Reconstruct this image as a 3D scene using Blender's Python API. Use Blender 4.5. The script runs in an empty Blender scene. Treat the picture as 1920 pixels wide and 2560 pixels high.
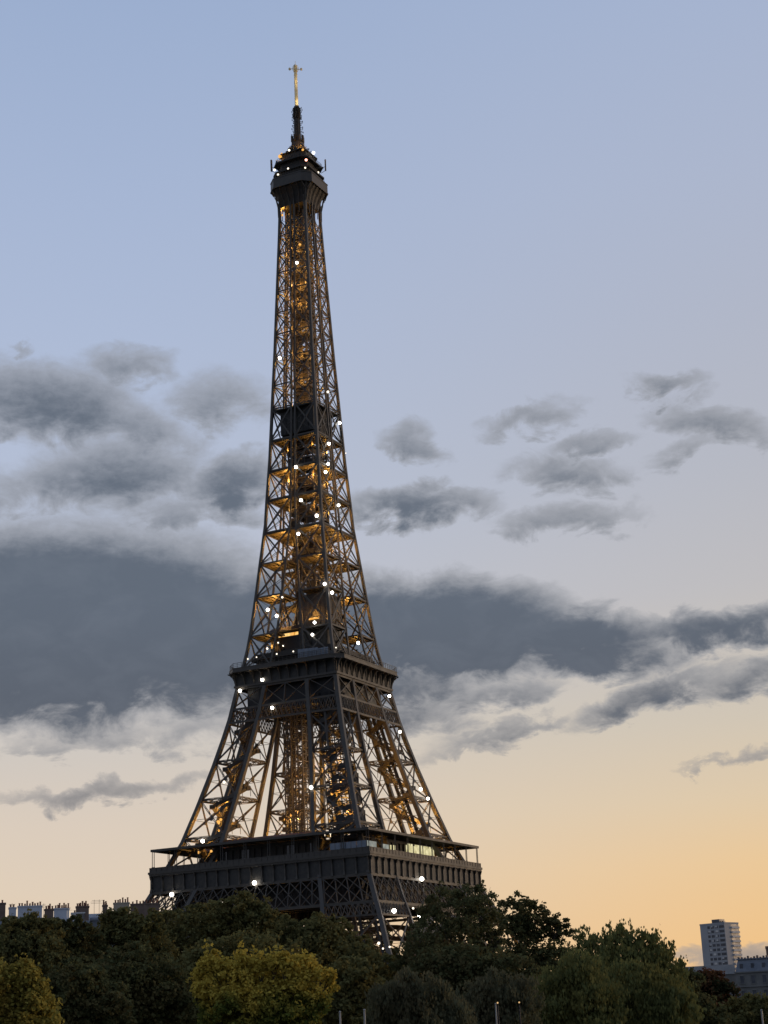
import bpy, math, random
import numpy as np
from mathutils import Vector, Matrix

R = math.radians
S = bpy.context.scene
COL = S.collection
random.seed(7)
rng = np.random.default_rng(11)

# ------------------------------------------------------------------ camera
F_PX, PITCH, ROLL, YAW = 4134.8562, 0.303034, 0.045137, 0.471539      # focal in pixels of a 2560 px high frame
CAM = Vector((241.5141, -422.9099, 12.8224))
cam_d = bpy.data.cameras.new('camera')
cam = bpy.data.objects.new('camera', cam_d)
COL.objects.link(cam)
S.camera = cam
cam_d.sensor_fit = 'VERTICAL'
cam_d.sensor_height = 24.0
cam_d.lens = 24.0 * F_PX / 2560.0
cam_d.clip_start = 1.0
cam_d.clip_end = 20000.0
cam.matrix_world = (Matrix.Translation(CAM) @ Matrix.Rotation(YAW, 4, 'Z')
                    @ Matrix.Rotation(math.pi / 2 + PITCH, 4, 'X') @ Matrix.Rotation(-ROLL, 4, 'Z'))


def ray(x, y):
    u, v = (x - 960) / F_PX, (1280 - y) / F_PX
    cr, sr = math.cos(ROLL), math.sin(ROLL)
    a, b = cr * u + sr * v, -sr * u + cr * v
    cp, sp = math.cos(PITCH), math.sin(PITCH)
    fy, z = cp - sp * b, sp + cp * b
    cy, sy = math.cos(YAW), math.sin(YAW)
    return Vector((cy * a - sy * fy, sy * a + cy * fy, z))


def at(x, y, dist):
    """world point seen at a photo pixel, at a horizontal distance from the viewpoint"""
    d = ray(x, y)
    return CAM + d * (dist / math.hypot(d.x, d.y))


# ------------------------------------------------------------------ node helpers
def lin(r, g, b):
    f = lambda c: (c / 255 / 12.92) if c / 255 <= 0.04045 else ((c / 255 + 0.055) / 1.055) ** 2.4
    return (f(r), f(g), f(b), 1.0)


class NT:
    def __init__(self, tree):
        self.t = tree
        tree.nodes.clear()

    def n(self, kind, **kw):
        nd = self.t.nodes.new(kind)
        for k, v in kw.items():
            setattr(nd, k, v)
        return nd

    def put(self, sock, v):
        if isinstance(v, bpy.types.NodeSocket):
            self.t.links.new(v, sock)
        elif v is not None:
            sock.default_value = v

    def m(self, op, a, b=None, c=None, clamp=False):
        nd = self.n('ShaderNodeMath', operation=op, use_clamp=clamp)
        self.put(nd.inputs[0], a)
        self.put(nd.inputs[1], b)
        self.put(nd.inputs[2], c)
        return nd.outputs[0]

    def ss(self, v, a, b, lo=0.0, hi=1.0):
        nd = self.n('ShaderNodeMapRange', interpolation_type='SMOOTHSTEP')
        self.put(nd.inputs[0], v)
        for i, q in enumerate((a, b, lo, hi)):
            self.put(nd.inputs[i + 1], q)
        return nd.outputs[0]

    def mix(self, f, a, b, blend='MIX'):
        nd = self.n('ShaderNodeMix', data_type='RGBA', blend_type=blend)
        self.put(nd.inputs[0], f)
        self.put(nd.inputs[6], a)
        self.put(nd.inputs[7], b)
        return nd.outputs[2]

    def ramp(self, f, stops, interp='LINEAR'):
        nd = self.n('ShaderNodeValToRGB')
        cr = nd.color_ramp
        cr.interpolation = interp
        while len(cr.elements) > 1:
            cr.elements.remove(cr.elements[-1])
        cr.elements[0].position, cr.elements[0].color = stops[0]
        for p, c in stops[1:]:
            e = cr.elements.new(p)
            e.color = c
        self.put(nd.inputs[0], f)
        return nd.outputs[0]

    def noise(self, vec, scale, detail=4, rough=0.55, dist=0.0, dims='3D'):
        nd = self.n('ShaderNodeTexNoise', noise_dimensions=dims)
        self.put(nd.inputs['Vector'], vec)
        nd.inputs['Scale'].default_value = scale
        nd.inputs['Detail'].default_value = detail
        nd.inputs['Roughness'].default_value = rough
        nd.inputs['Distortion'].default_value = dist
        return nd.outputs[0]


# ------------------------------------------------------------------ sky (dusk) and sun
VIEW_AZ = math.atan2(-math.sin(YAW), math.cos(YAW))     # azimuth of the view, clockwise from +y
SUN_AZ = VIEW_AZ + R(72)
SUN_EL = R(1.2)


def azel(x, y):
    d = ray(x, y).normalized()
    az = math.degrees(math.atan2(d.x, d.y) - VIEW_AZ)
    return (az + 180) % 360 - 180, math.degrees(math.asin(d.z))


def build_world():
    w = bpy.data.worlds.new('World')
    S.world = w
    w.use_nodes = True
    T = NT(w.node_tree)
    out = T.n('ShaderNodeOutputWorld')
    bg = T.n('ShaderNodeBackground')
    T.t.links.new(bg.outputs[0], out.inputs[0])
    tc = T.n('ShaderNodeTexCoord').outputs['Generated']
    sp = T.n('ShaderNodeSeparateXYZ')
    T.put(sp.inputs[0], tc)
    x, y, z = sp.outputs
    el = T.m('MULTIPLY', T.m('ARCSINE', z), 180 / math.pi)
    # azimuth measured from the view direction (so that the seam is behind)
    c, s = math.cos(VIEW_AZ), math.sin(VIEW_AZ)
    xr = T.m('SUBTRACT', T.m('MULTIPLY', x, c), T.m('MULTIPLY', y, s))
    yr = T.m('ADD', T.m('MULTIPLY', x, s), T.m('MULTIPLY', y, c))
    az = T.m('MULTIPLY', T.m('ARCTAN2', xr, yr), 180 / math.pi)
    e01 = T.m('DIVIDE', T.m('ADD', el, 2.0), 92.0, clamp=True)
    E = lambda d: (d + 2.0) / 92.0
    away = T.ramp(e01, [(E(-1), lin(*SKY_L[0])), (E(2.2), lin(*SKY_L[1])), (E(4.9), lin(*SKY_L[2])), (E(6.9), lin(*SKY_L[3])),
                        (E(9.6), lin(*SKY_L[4])), (E(14), lin(*SKY_L[5])), (E(18), lin(*SKY_L[6])), (E(23.4), lin(*SKY_L[7])),
                        (E(28), lin(*SKY_L[8])), (E(34.5), lin(*SKY_L[9])), (E(90), lin(96, 122, 172))])
    near = T.ramp(e01, [(E(-1), lin(*SKY_R[0])), (E(2.2), lin(*SKY_R[1])), (E(4.9), lin(*SKY_R[2])), (E(6.9), lin(*SKY_R[3])),
                        (E(9.6), lin(*SKY_R[4])), (E(14), lin(*SKY_R[5])), (E(18), lin(*SKY_R[6])), (E(23.4), lin(*SKY_R[7])),
                        (E(28), lin(*SKY_R[8])), (E(34.5), lin(*SKY_R[9])), (E(90), lin(96, 122, 172))])
    base = T.mix(T.ss(az, -12, 19), away, near)
    # the half of the sky behind the viewpoint is darker dusk blue
    back = T.ss(T.m('ABSOLUTE', az), 60, 150)
    base = T.mix(back, base, lin(124, 138, 164))
    nish = T.n('ShaderNodeTexSky', sky_type='NISHITA', sun_disc=False)
    nish.sun_elevation = SUN_EL
    nish.sun_rotation = SUN_AZ
    nish.altitude = 50
    nish.air_density, nish.dust_density, nish.ozone_density = 1.0, 1.5, 1.5
    nv = T.mix(1.0, nish.outputs[0], (0.10, 0.10, 0.10, 1), 'MULTIPLY')
    base = T.mix(0.06, base, nv)
    # ---- clouds: soft ellipses in azimuth/elevation, their outline broken up by noise
    cv = T.n('ShaderNodeCombineXYZ')
    T.put(cv.inputs[0], az)
    T.put(cv.inputs[1], T.m('MULTIPLY', el, 1.7))
    n1 = T.noise(cv.outputs[0], 0.16, 6, 0.55, 0.3)
    n2 = T.noise(cv.outputs[0], 0.55, 7, 0.6, 0.4)
    n3 = T.noise(cv.outputs[0], 1.9, 6, 0.62, 0.2)
    wx = T.m('ADD', az, T.m('MULTIPLY', T.m('SUBTRACT', n1, 0.5), 5.0))
    wy = T.m('ADD', el, T.m('MULTIPLY', T.m('SUBTRACT', n2, 0.5), 2.2))
    tot = None
    for (px, py, rx, ry, ang, strength) in CLOUDS:
        a0, e0 = azel(px, py)
        k = math.degrees(1 / F_PX) * math.cos(R(max(e0 - 17.4, 0)))
        ax, ay = max(rx * k, 0.2), max(ry * k, 0.1)
        dx = T.m('SUBTRACT', wx, a0)
        dy = T.m('SUBTRACT', wy, e0)
        ca, sa = math.cos(R(ang)), math.sin(R(ang))
        u = T.m('DIVIDE', T.m('ADD', T.m('MULTIPLY', dx, ca), T.m('MULTIPLY', dy, sa)), ax)
        v = T.m('DIVIDE', T.m('SUBTRACT', T.m('MULTIPLY', dy, ca), T.m('MULTIPLY', dx, sa)), ay)
        q = T.m('ADD', T.m('MULTIPLY', u, u), T.m('MULTIPLY', v, v))
        val = T.m('SUBTRACT', strength, T.m('MULTIPLY', T.m('MINIMUM', q, 3.2), max(strength, 0.5)))
        tot = val if tot is None else T.m('SMOOTH_MAX', tot, val, 0.25)
    den = T.m('ADD', tot, T.m('ADD', T.m('MULTIPLY', T.m('SUBTRACT', n2, 0.5), 1.15), T.m('MULTIPLY', T.m('SUBTRACT', n3, 0.5), 0.5)))
    cover = T.ss(den, -0.28, 0.52)
    thick = T.ss(den, 0.24, 1.2)
    # thin cloud takes the light of the sky around it, thick cloud is slate grey
    warm = T.ss(el, 12, 5)
    thin = T.mix(warm, lin(148, 151, 158), lin(162, 156, 152))
    dark = T.mix(T.ss(el, 15.5, 9.5), lin(92, 102, 116), lin(84, 92, 105))
    dark = T.mix(T.ss(el, 9.0, 5.5), dark, lin(140, 134, 132))
    ccol = T.mix(thick, thin, dark)
    ccol = T.mix(T.m('MULTIPLY', T.m('SUBTRACT', n2, 0.45), 0.4, clamp=True), ccol, lin(138, 146, 158))
    ahead = T.ss(T.m('ABSOLUTE', az), 95, 50)
    base = T.mix(T.m('MULTIPLY', T.m('MULTIPLY', cover, T.m('MULTIPLY_ADD', thick, 0.26, 0.70)), ahead), base, ccol)
    T.put(bg.inputs[0], base)
    bg.inputs[1].default_value = 1.0


SKY_L = [(238, 202, 156), (234, 208, 176), (229, 211, 190), (224, 209, 193), (211, 204, 197), (195, 199, 211),
         (186, 196, 217), (178, 192, 219), (171, 187, 217), (160, 179, 212)]
SKY_R = [(250, 190, 120), (247, 199, 136), (241, 204, 153), (229, 206, 172), (214, 202, 184), (196, 193, 194),
         (187, 189, 198), (181, 187, 204), (177, 187, 210), (169, 184, 213)]
# clouds as (photo x, y, half width, half height, tilt in degrees, weight)
CLOUDS = [
    (150, 1575, 680, 285, 0, 1.9), (480, 1600, 380, 225, -4, 1.7), (740, 1600, 340, 205, -4, 1.7),
    (120, 1715, 600, 110, 0, 1.5), (420, 1730, 260, 80, 0, 1.1), (1010, 1725, 260, 80, 0, 1.0),
    (1110, 1585, 380, 160, -3, 1.7), (1450, 1602, 360, 100, -9, 1.5), (1800, 1575, 280, 66, 0, 1.15), (900, 1560, 260, 130, 0, 1.5),
    (1640, 1745, 270, 44, 14, 0.95), (1900, 1690, 160, 40, 12, 0.8), (1230, 1750, 190, 40, 6, 0.75), (1040, 1790, 200, 60, 0, 0.75), (1250, 1832, 170, 26, 8, 0.6),
    (590, 1215, 180, 85, 14, 1.05), (270, 1200, 280, 110, 4, 0.95), (130, 1020, 300, 120, -6, 0.95), (320, 920, 130, 55, 0, 0.6),
    (560, 1000, 140, 75, 0, 0.55), (360, 1080, 200, 80, -15, 0.7), (80, 870, 40, 18, 0, 0.3), (450, 1290, 250, 40, 0, 0.6), (40, 1230, 120, 60, 0, 0.5),
    (1010, 1125, 120, 40, -20, 0.72), (985, 1095, 70, 44, 0, 0.6), (1040, 1262, 210, 56, -2, 1.0),
    (1660, 970, 130, 40, -8, 0.7), (1790, 1060, 170, 48, -14, 0.68), (1340, 1050, 150, 40, 8, 0.6), (1470, 1112, 130, 30, 4, 0.55),
    (1400, 1185, 170, 52, -6, 0.72), (1410, 1300, 200, 42, 0, 0.62), (1700, 1130, 120, 30, 14, 0.45),
    (230, 1985, 270, 30, 2, 0.7), (480, 1960, 120, 24, 10, 0.45), (130, 1870, 180, 24, 0, 0.35), (320, 1850, 170, 34, 0, 0.4), (520, 1830, 110, 50, 0, 0.5),
    (1160, 1870, 130, 20, 6, 0.4), (1880, 1885, 110, 20, 8, 0.5), (1800, 1900, 100, 12, 10, 0.35),
    (1870, 2400, 110, 42, 0, 0.8), (1745, 2385, 60, 14, 0, 0.5), (1750, 2430, 70, 14, 0, 0.55),
]
build_world()

sun_d = bpy.data.lights.new('sun', 'SUN')
sun_d.energy = 1.5
sun_d.angle = R(18)
sun_d.color = (1.0, 0.72, 0.48)
sun = bpy.data.objects.new('sun', sun_d)
COL.objects.link(sun)
sd = Vector((math.sin(SUN_AZ) * math.cos(SUN_EL), math.cos(SUN_AZ) * math.cos(SUN_EL), math.sin(SUN_EL)))
sun.rotation_euler = (-sd).to_track_quat('-Z', 'Y').to_euler()

S.view_settings.view_transform = 'Standard'
S.view_settings.look = 'None'
S.view_settings.exposure = 0.0
S.view_settings.gamma = 1.0
S.view_settings.use_curve_mapping = False
S.render.engine = 'CYCLES'
S.cycles.max_bounces = 6
S.cycles.sample_clamp_indirect = 4.0


# ------------------------------------------------------------------ materials
def mat(name, a, b=None, scale=1.0, rough=0.6, metal=0.0, spec=0.4, detail=5):
    m = bpy.data.materials.new(name)
    m.use_nodes = True
    T = NT(m.node_tree)
    out = T.n('ShaderNodeOutputMaterial')
    p = T.n('ShaderNodeBsdfPrincipled')
    T.t.links.new(p.outputs[0], out.inputs[0])
    if b is not None:
        tc = T.n('ShaderNodeTexCoord').outputs['Object']
        nz = T.noise(tc, scale, detail, 0.6)
        T.put(p.inputs['Base Color'], T.mix(T.ss(nz, 0.3, 0.7), (*a, 1), (*b, 1)))
        T.put(p.inputs['Roughness'], T.ss(nz, 0.2, 0.8, rough - 0.1, rough + 0.1))
    else:
        p.inputs['Base Color'].default_value = (*a, 1)
        p.inputs['Roughness'].default_value = rough
    p.inputs['Metallic'].default_value = metal
    p.inputs['Specular IOR Level'].default_value = spec
    return m


def emit(name, col, strength):
    m = bpy.data.materials.new(name)
    m.use_nodes = True
    T = NT(m.node_tree)
    out = T.n('ShaderNodeOutputMaterial')
    e = T.n('ShaderNodeEmission')
    e.inputs[0].default_value = (*col, 1)
    e.inputs[1].default_value = strength
    T.t.links.new(e.outputs[0], out.inputs[0])
    return m


def emit_noise(name, a, b, scale, strength):
    m = emit(name, a, strength)
    T = NT(m.node_tree)
    out = T.n('ShaderNodeOutputMaterial')
    e = T.n('ShaderNodeEmission')
    tc = T.n('ShaderNodeTexCoord').outputs['Object']
    T.put(e.inputs[0], T.mix(T.ss(T.noise(tc, scale, 3), 0.35, 0.65), (*a, 1), (*b, 1)))
    e.inputs[1].default_value = strength
    T.t.links.new(e.outputs[0], out.inputs[0])
    return m


def leaf_mat(name, c1, c2, c3=None, top=None):
    """leaves: colour varies leaf by leaf and in broad patches; top = (z0, z1) lets c3 take over in the upper leaves"""
    m = bpy.data.materials.new(name)
    m.use_nodes = True
    T = NT(m.node_tree)
    out = T.n('ShaderNodeOutputMaterial')
    geo = T.n('ShaderNodeNewGeometry')
    tc = T.n('ShaderNodeTexCoord').outputs['Object']
    rnd = geo.outputs['Random Per Island']
    col = T.mix(rnd, (*c1, 1), (*c2, 1))
    if c3:
        nz = T.noise(tc, 0.35, 3, 0.6)
        f = T.ss(T.m('ADD', nz, T.m('MULTIPLY', T.m('SUBTRACT', rnd, 0.5), 0.25)), 0.47, 0.62)
        if top:
            sp = T.n('ShaderNodeSeparateXYZ')
            T.put(sp.inputs[0], tc)
            h = T.ss(T.m('ADD', sp.outputs[2], T.m('MULTIPLY', T.m('SUBTRACT', nz, 0.5), 7.0)), top[0], top[1])
            f = T.m('MAXIMUM', T.m('MULTIPLY', f, 0.35), h)
        col = T.mix(f, col, T.mix(rnd, (*c3, 1), (c3[0] * 0.7, c3[1] * 0.72, c3[2] * 0.7, 1)))
    d = T.n('ShaderNodeBsdfDiffuse')
    T.put(d.inputs[0], col)
    tr = T.n('ShaderNodeBsdfTranslucent')
    T.put(tr.inputs[0], col)
    mx = T.n('ShaderNodeMixShader')
    mx.inputs[0].default_value = 0.3
    T.t.links.new(d.outputs[0], mx.inputs[1])
    T.t.links.new(tr.outputs[0], mx.inputs[2])
    T.t.links.new(mx.outputs[0], out.inputs[0])
    return m


M = {
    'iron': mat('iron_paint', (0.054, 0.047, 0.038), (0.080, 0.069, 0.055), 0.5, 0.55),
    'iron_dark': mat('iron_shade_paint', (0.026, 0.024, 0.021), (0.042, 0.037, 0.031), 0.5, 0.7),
    'frieze': mat('shaded_iron', (0.030, 0.028, 0.025), (0.062, 0.056, 0.047), 0.9, 0.6),  # darker iron; shade of the recesses behind the ribs is in its colour
    'deck': mat('deck_planks', (0.09, 0.08, 0.07), (0.14, 0.12, 0.10), 0.8, 0.7),
    'roofred': mat('dark_red_roof', (0.06, 0.025, 0.02), (0.09, 0.04, 0.03), 0.5, 0.6),
    'glass': mat('dark_glass', (0.02, 0.025, 0.03), None, 1, 0.12, 0, 0.6),
    'panel': mat('pale_blue_boards', (0.15, 0.18, 0.22), (0.22, 0.25, 0.29), 0.9, 0.6),
    'antenna_gold': mat('pale_mast_paint', (0.80, 0.66, 0.34), (0.88, 0.74, 0.44), 1.0, 0.4),
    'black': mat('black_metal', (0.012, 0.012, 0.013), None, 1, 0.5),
    'bulb': emit('sparkle_bulb_glow', (1.0, 0.93, 0.82), 12.0),
    'bulb_soft': emit('dimmer_bulb_glow', (1.0, 0.88, 0.70), 2.2),
    'bulb_red': emit('red_beacon_glow', (1.0, 0.42, 0.30), 4.0),
    'globe': emit('globe_glow', (1.0, 0.86, 0.62), 2.6),
    'lantern': emit('lantern_glow', (1.0, 0.62, 0.28), 0.8),
    'sodium': emit('sodium_lamp_glow', (1.0, 0.50, 0.12), 1.1),
    'window': emit_noise('lit_window', (0.95, 0.86, 0.50), (0.62, 0.55, 0.28), 0.6, 0.9),
    'window_amber': emit_noise('amber_window', (1.0, 0.62, 0.22), (0.7, 0.32, 0.06), 0.7, 1.3),
    'window_cool': emit_noise('cool_window', (0.55, 0.56, 0.48), (0.35, 0.37, 0.34), 0.6, 0.6),
    'bark': mat('bark', (0.05, 0.04, 0.03), (0.09, 0.075, 0.06), 2.0, 0.9),
    'stone': mat('limestone', (0.34, 0.31, 0.26), (0.42, 0.38, 0.32), 0.4, 0.85),
    'stone_grey': mat('grey_stone', (0.15, 0.15, 0.14), (0.21, 0.205, 0.19), 0.4, 0.85),
    'ground': mat('park_ground', (0.05, 0.055, 0.035), (0.09, 0.085, 0.06), 0.05, 0.95),
    'zinc': mat('zinc_roof', (0.13, 0.15, 0.18), (0.19, 0.21, 0.24), 0.6, 0.5),
    'plaster': mat('pale_plaster', (0.52, 0.55, 0.60), (0.64, 0.66, 0.69), 0.5, 0.85),
    'white': mat('white_render', (0.70, 0.68, 0.66), (0.78, 0.76, 0.73), 0.5, 0.85),
    'cream': mat('cream_render', (0.40, 0.34, 0.25), (0.48, 0.42, 0.33), 0.5, 0.85),
    'brick': mat('brown_brick', (0.16, 0.11, 0.085), (0.23, 0.165, 0.13), 1.4, 0.9),
    'clay': mat('clay_pot', (0.20, 0.075, 0.045), (0.27, 0.12, 0.08), 1.5, 0.85),
    'concrete': mat('tower_block_concrete', (0.31, 0.325, 0.345), (0.38, 0.39, 0.40), 0.15, 0.8),
    'concrete_pale': mat('balcony_concrete', (0.55, 0.54, 0.52), (0.62, 0.60, 0.57), 0.3, 0.8),
    'recess': mat('window_recess', (0.05, 0.055, 0.065), (0.10, 0.10, 0.11), 0.35, 0.4),
    'pole': mat('pale_pole_paint', (0.26, 0.25, 0.23), (0.34, 0.33, 0.30), 1.0, 0.4),
}
M['leaf_dark'] = leaf_mat('dark_leaf', (0.085, 0.092, 0.040), (0.16, 0.16, 0.068), (0.17, 0.14, 0.06))
M['leaf_olive'] = leaf_mat('olive_leaf', (0.135, 0.13, 0.052), (0.22, 0.205, 0.08), (0.24, 0.19, 0.065))
M['leaf_green'] = leaf_mat('green_leaf', (0.13, 0.142, 0.055), (0.21, 0.215, 0.075), (0.24, 0.215, 0.07))
M['leaf_grey'] = leaf_mat('grey_green_leaf', (0.115, 0.115, 0.066), (0.18, 0.175, 0.095), (0.17, 0.145, 0.078))
M['leaf_yellow'] = leaf_mat('yellow_leaf', (0.09, 0.12, 0.03), (0.18, 0.19, 0.04), (0.62, 0.46, 0.085), (13.8, 16.0))
M['leaf_gold'] = leaf_mat('golden_leaf', (0.32, 0.27, 0.06), (0.46, 0.36, 0.08), (0.38, 0.27, 0.06))
M['leaf_russet'] = leaf_mat('russet_leaf', (0.13, 0.06, 0.03), (0.20, 0.085, 0.04), (0.07, 0.075, 0.035))


# ------------------------------------------------------------------ mesh helpers
class MB:
    """collects boxes, bars and prisms and links them as one mesh object"""
    def __init__(self):
        self.v, self.f = [], []

    def add(self, vs, fs):
        o = len(self.v)
        self.v += [tuple(p) for p in vs]
        self.f += [tuple(i + o for i in f) for f in fs]

    def box(self, x0, x1, y0, y1, z0, z1):
        self.add([(x0, y0, z0), (x1, y0, z0), (x1, y1, z0), (x0, y1, z0), (x0, y0, z1), (x1, y0, z1), (x1, y1, z1), (x0, y1, z1)],
                 [(0, 3, 2, 1), (4, 5, 6, 7), (0, 1, 5, 4), (1, 2, 6, 5), (2, 3, 7, 6), (3, 0, 4, 7)])

    def bar(self, p, q, w, h=None, up=(0, 0, 1), w2=None):
        p, q = Vector(p), Vector(q)
        d = q - p
        if d.length < 1e-6:
            return
        d.normalize()
        up = Vector(up)
        s = d.cross(up)
        if s.length < 0.05:
            s = d.cross(Vector((1, 0, 0)))
        s.normalize()
        u = s.cross(d)
        h = h or w
        w2 = w2 or w
        k = w2 / w
        a, b = s * (w / 2), u * (h / 2)
        self.add([p - a - b, p + a - b, p + a + b, p - a + b, q - a * k - b * k, q + a * k - b * k, q + a * k + b * k, q - a * k + b * k],
                 [(0, 3, 2, 1), (4, 5, 6, 7), (0, 1, 5, 4), (1, 2, 6, 5), (2, 3, 7, 6), (3, 0, 4, 7)])

    def prism(self, outline, z0, z1, outline2=None):
        o2 = outline2 or outline
        n = len(outline)
        self.add([(x, y, z0) for x, y in outline] + [(x, y, z1) for x, y in o2],
                 [tuple(range(n - 1, -1, -1)), tuple(range(n, 2 * n))] + [(i, (i + 1) % n, n + (i + 1) % n, n + i) for i in range(n)])

    def ring(self, outer, inner, z0, z1):
        n = len(outer)
        self.add([(x, y, z0) for x, y in outer] + [(x, y, z1) for x, y in outer] + [(x, y, z0) for x, y in inner] + [(x, y, z1) for x, y in inner],
                 sum([[(i, (i + 1) % n, n + (i + 1) % n, n + i), (3 * n + i, 3 * n + (i + 1) % n, 2 * n + (i + 1) % n, 2 * n + i),
                       (n + i, n + (i + 1) % n, 3 * n + (i + 1) % n, 3 * n + i), (2 * n + i, 2 * n + (i + 1) % n, (i + 1) % n, i)] for i in range(n)], []))

    def cyl(self, p, q, r0, r1=None, n=10, caps=True):
        p, q = Vector(p), Vector(q)
        r1 = r0 if r1 is None else r1
        d = (q - p).normalized()
        s = d.cross(Vector((0, 0, 1)))
        if s.length < 0.05:
            s = Vector((1, 0, 0))
        s.normalize()
        u = s.cross(d)
        vs = []
        for c, r in ((p, r0), (q, r1)):
            for i in range(n):
                t = 2 * math.pi * i / n
                vs.append(c + s * (r * math.cos(t)) + u * (r * math.sin(t)))
        fs = [(i, (i + 1) % n, n + (i + 1) % n, n + i) for i in range(n)]
        if caps:
            fs += [tuple(range(n - 1, -1, -1)), tuple(range(n, 2 * n))]
        self.add(vs, fs)

    def ball(self, c, r, nu=12, nv=8):
        c = Vector(c)
        vs = [c + Vector((0, 0, r))]
        for j in range(1, nv):
            for i in range(nu):
                th, ph = math.pi * j / nv, 2 * math.pi * i / nu
                vs.append(c + Vector((r * math.sin(th) * math.cos(ph), r * math.sin(th) * math.sin(ph), r * math.cos(th))))
        vs.append(c - Vector((0, 0, r)))
        fs = [(0, 1 + i, 1 + (i + 1) % nu) for i in range(nu)]
        for j in range(nv - 2):
            for i in range(nu):
                a, b = 1 + j * nu + i, 1 + j * nu + (i + 1) % nu
                fs.append((a, a + nu, b + nu, b))
        L = len(vs) - 1
        fs += [(1 + (nv - 2) * nu + (i + 1) % nu, 1 + (nv - 2) * nu + i, L) for i in range(nu)]
        self.add(vs, fs)

    def build(self, name, material, parent=None, loc=None, smooth=False):
        me = bpy.data.meshes.new(name)
        me.from_pydata(self.v, [], self.f)
        me.materials.append(material)
        if smooth:
            me.shade_smooth()
        o = bpy.data.objects.new(name, me)
        COL.objects.link(o)
        if parent is not None:
            o.parent = parent
        if loc is not None:
            o.location = loc
        return o


def tag(o, label, cat, group=None):
    o['label'] = label
    o['category'] = cat
    if group:
        o['group'] = group
    return o


def thing(name, label, cat, loc=(0, 0, 0), rz=0.0, group=None):
    o = bpy.data.objects.new(name, None)
    o.empty_display_size = 1.0
    COL.objects.link(o)
    o.location = loc
    o.rotation_euler = (0, 0, rz)
    return tag(o, label, cat, group)


# ------------------------------------------------------------------ ground
g = MB()
g.box(-6000, 6000, -6000, 6000, -1.0, 0.0)
gr = g.build('ground', M['ground'])
gr['kind'] = 'structure'

# ================================================================== THE TOWER
ZW = [0, 32.6, 40.7, 44.4, 51.5, 57.6, 65.5, 75, 87, 95, 101, 110.8, 116, 122, 128, 138, 149, 161, 169, 182, 203, 218, 231, 245, 258, 265, 271, 277]
WW = [62.5, 44.0, 40.5, 38.4, 35.0, 32.3, 28.8, 25.8, 22.3, 20.2, 18.75, 16.9, 15.8, 14.65, 13.8, 12.65, 11.5, 10.2, 9.75, 8.9, 7.9, 7.15, 6.6, 6.0, 5.45, 5.2, 5.05, 5.0]
ZI = [0, 41, 57.6, 65, 100, 116, 120, 138, 158, 166, 290]
II = [37.5, 22.8, 17.0, 14.1, 8.1, 5.6, 4.9, 2.7, 0.9, 0.42, 0.42]
W = lambda z: float(np.interp(z, ZW, WW))
I = lambda z: float(np.interp(z, ZI, II))
FACES = [((0, -1), (1, 0)), ((1, 0), (0, 1)), ((0, 1), (-1, 0)), ((-1, 0), (0, -1))]   # outward normal, tangent


def fp(face, s, z, w):
    n, t = FACES[face]
    return Vector((n[0] * w + t[0] * s, n[1] * w + t[1] * s, z))


def octa(w, c):
    return [(w, -w + c), (w, w - c), (w - c, w), (-w + c, w), (-w, w - c), (-w, -w + c), (-w + c, -w), (w - c, -w)]


def sq(w):
    return [(w, -w), (w, w), (-w, w), (-w, -w)]


tower = thing('lattice_tower', 'tall brown iron lattice tower with two wide galleries, glittering with white bulbs', 'tower')

LV_LOW = [0, 14, 27.5, 41.0]
LV_MID = [58, 66.5, 77.5, 88.5, 99.6]
LV_UP = [116.2, 126, 138, 148.5, 158.5, 169, 178.5, 188.5, 199]
LV_TOP = [199, 207, 216, 224.5, 232, 239.4, 246.1, 252.8, 259.3, 265.3]


def chord(mb, sx, sy, a, b, zs, w, off):
    """a chord of the leg through (a(z), b(z)); off pulls the axis in by half its width"""
    pts = [Vector((sx * (a(z) - (off if a is W else -off)), sy * (b(z) - (off if b is W else -off)), z)) for z in zs]
    for p, q in zip(pts, pts[1:]):
        mb.bar(p, q, w, w, up=(sx, 0, 0))


def truss(mb, p, q, depth, w, n, up):
    """a light lattice girder: two flanges and a zigzag"""
    p, q = Vector(p), Vector(q)
    u = Vector(up).normalized() * (depth / 2)
    mb.bar(p + u, q + u, w * 1.3)
    mb.bar(p - u, q - u, w * 1.3)
    for i in range(n):
        a, b = p.lerp(q, i / n), p.lerp(q, (i + 1) / n)
        s = 1 if i % 2 else -1
        mb.bar(a + u * s, b - u * s, w)


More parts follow.
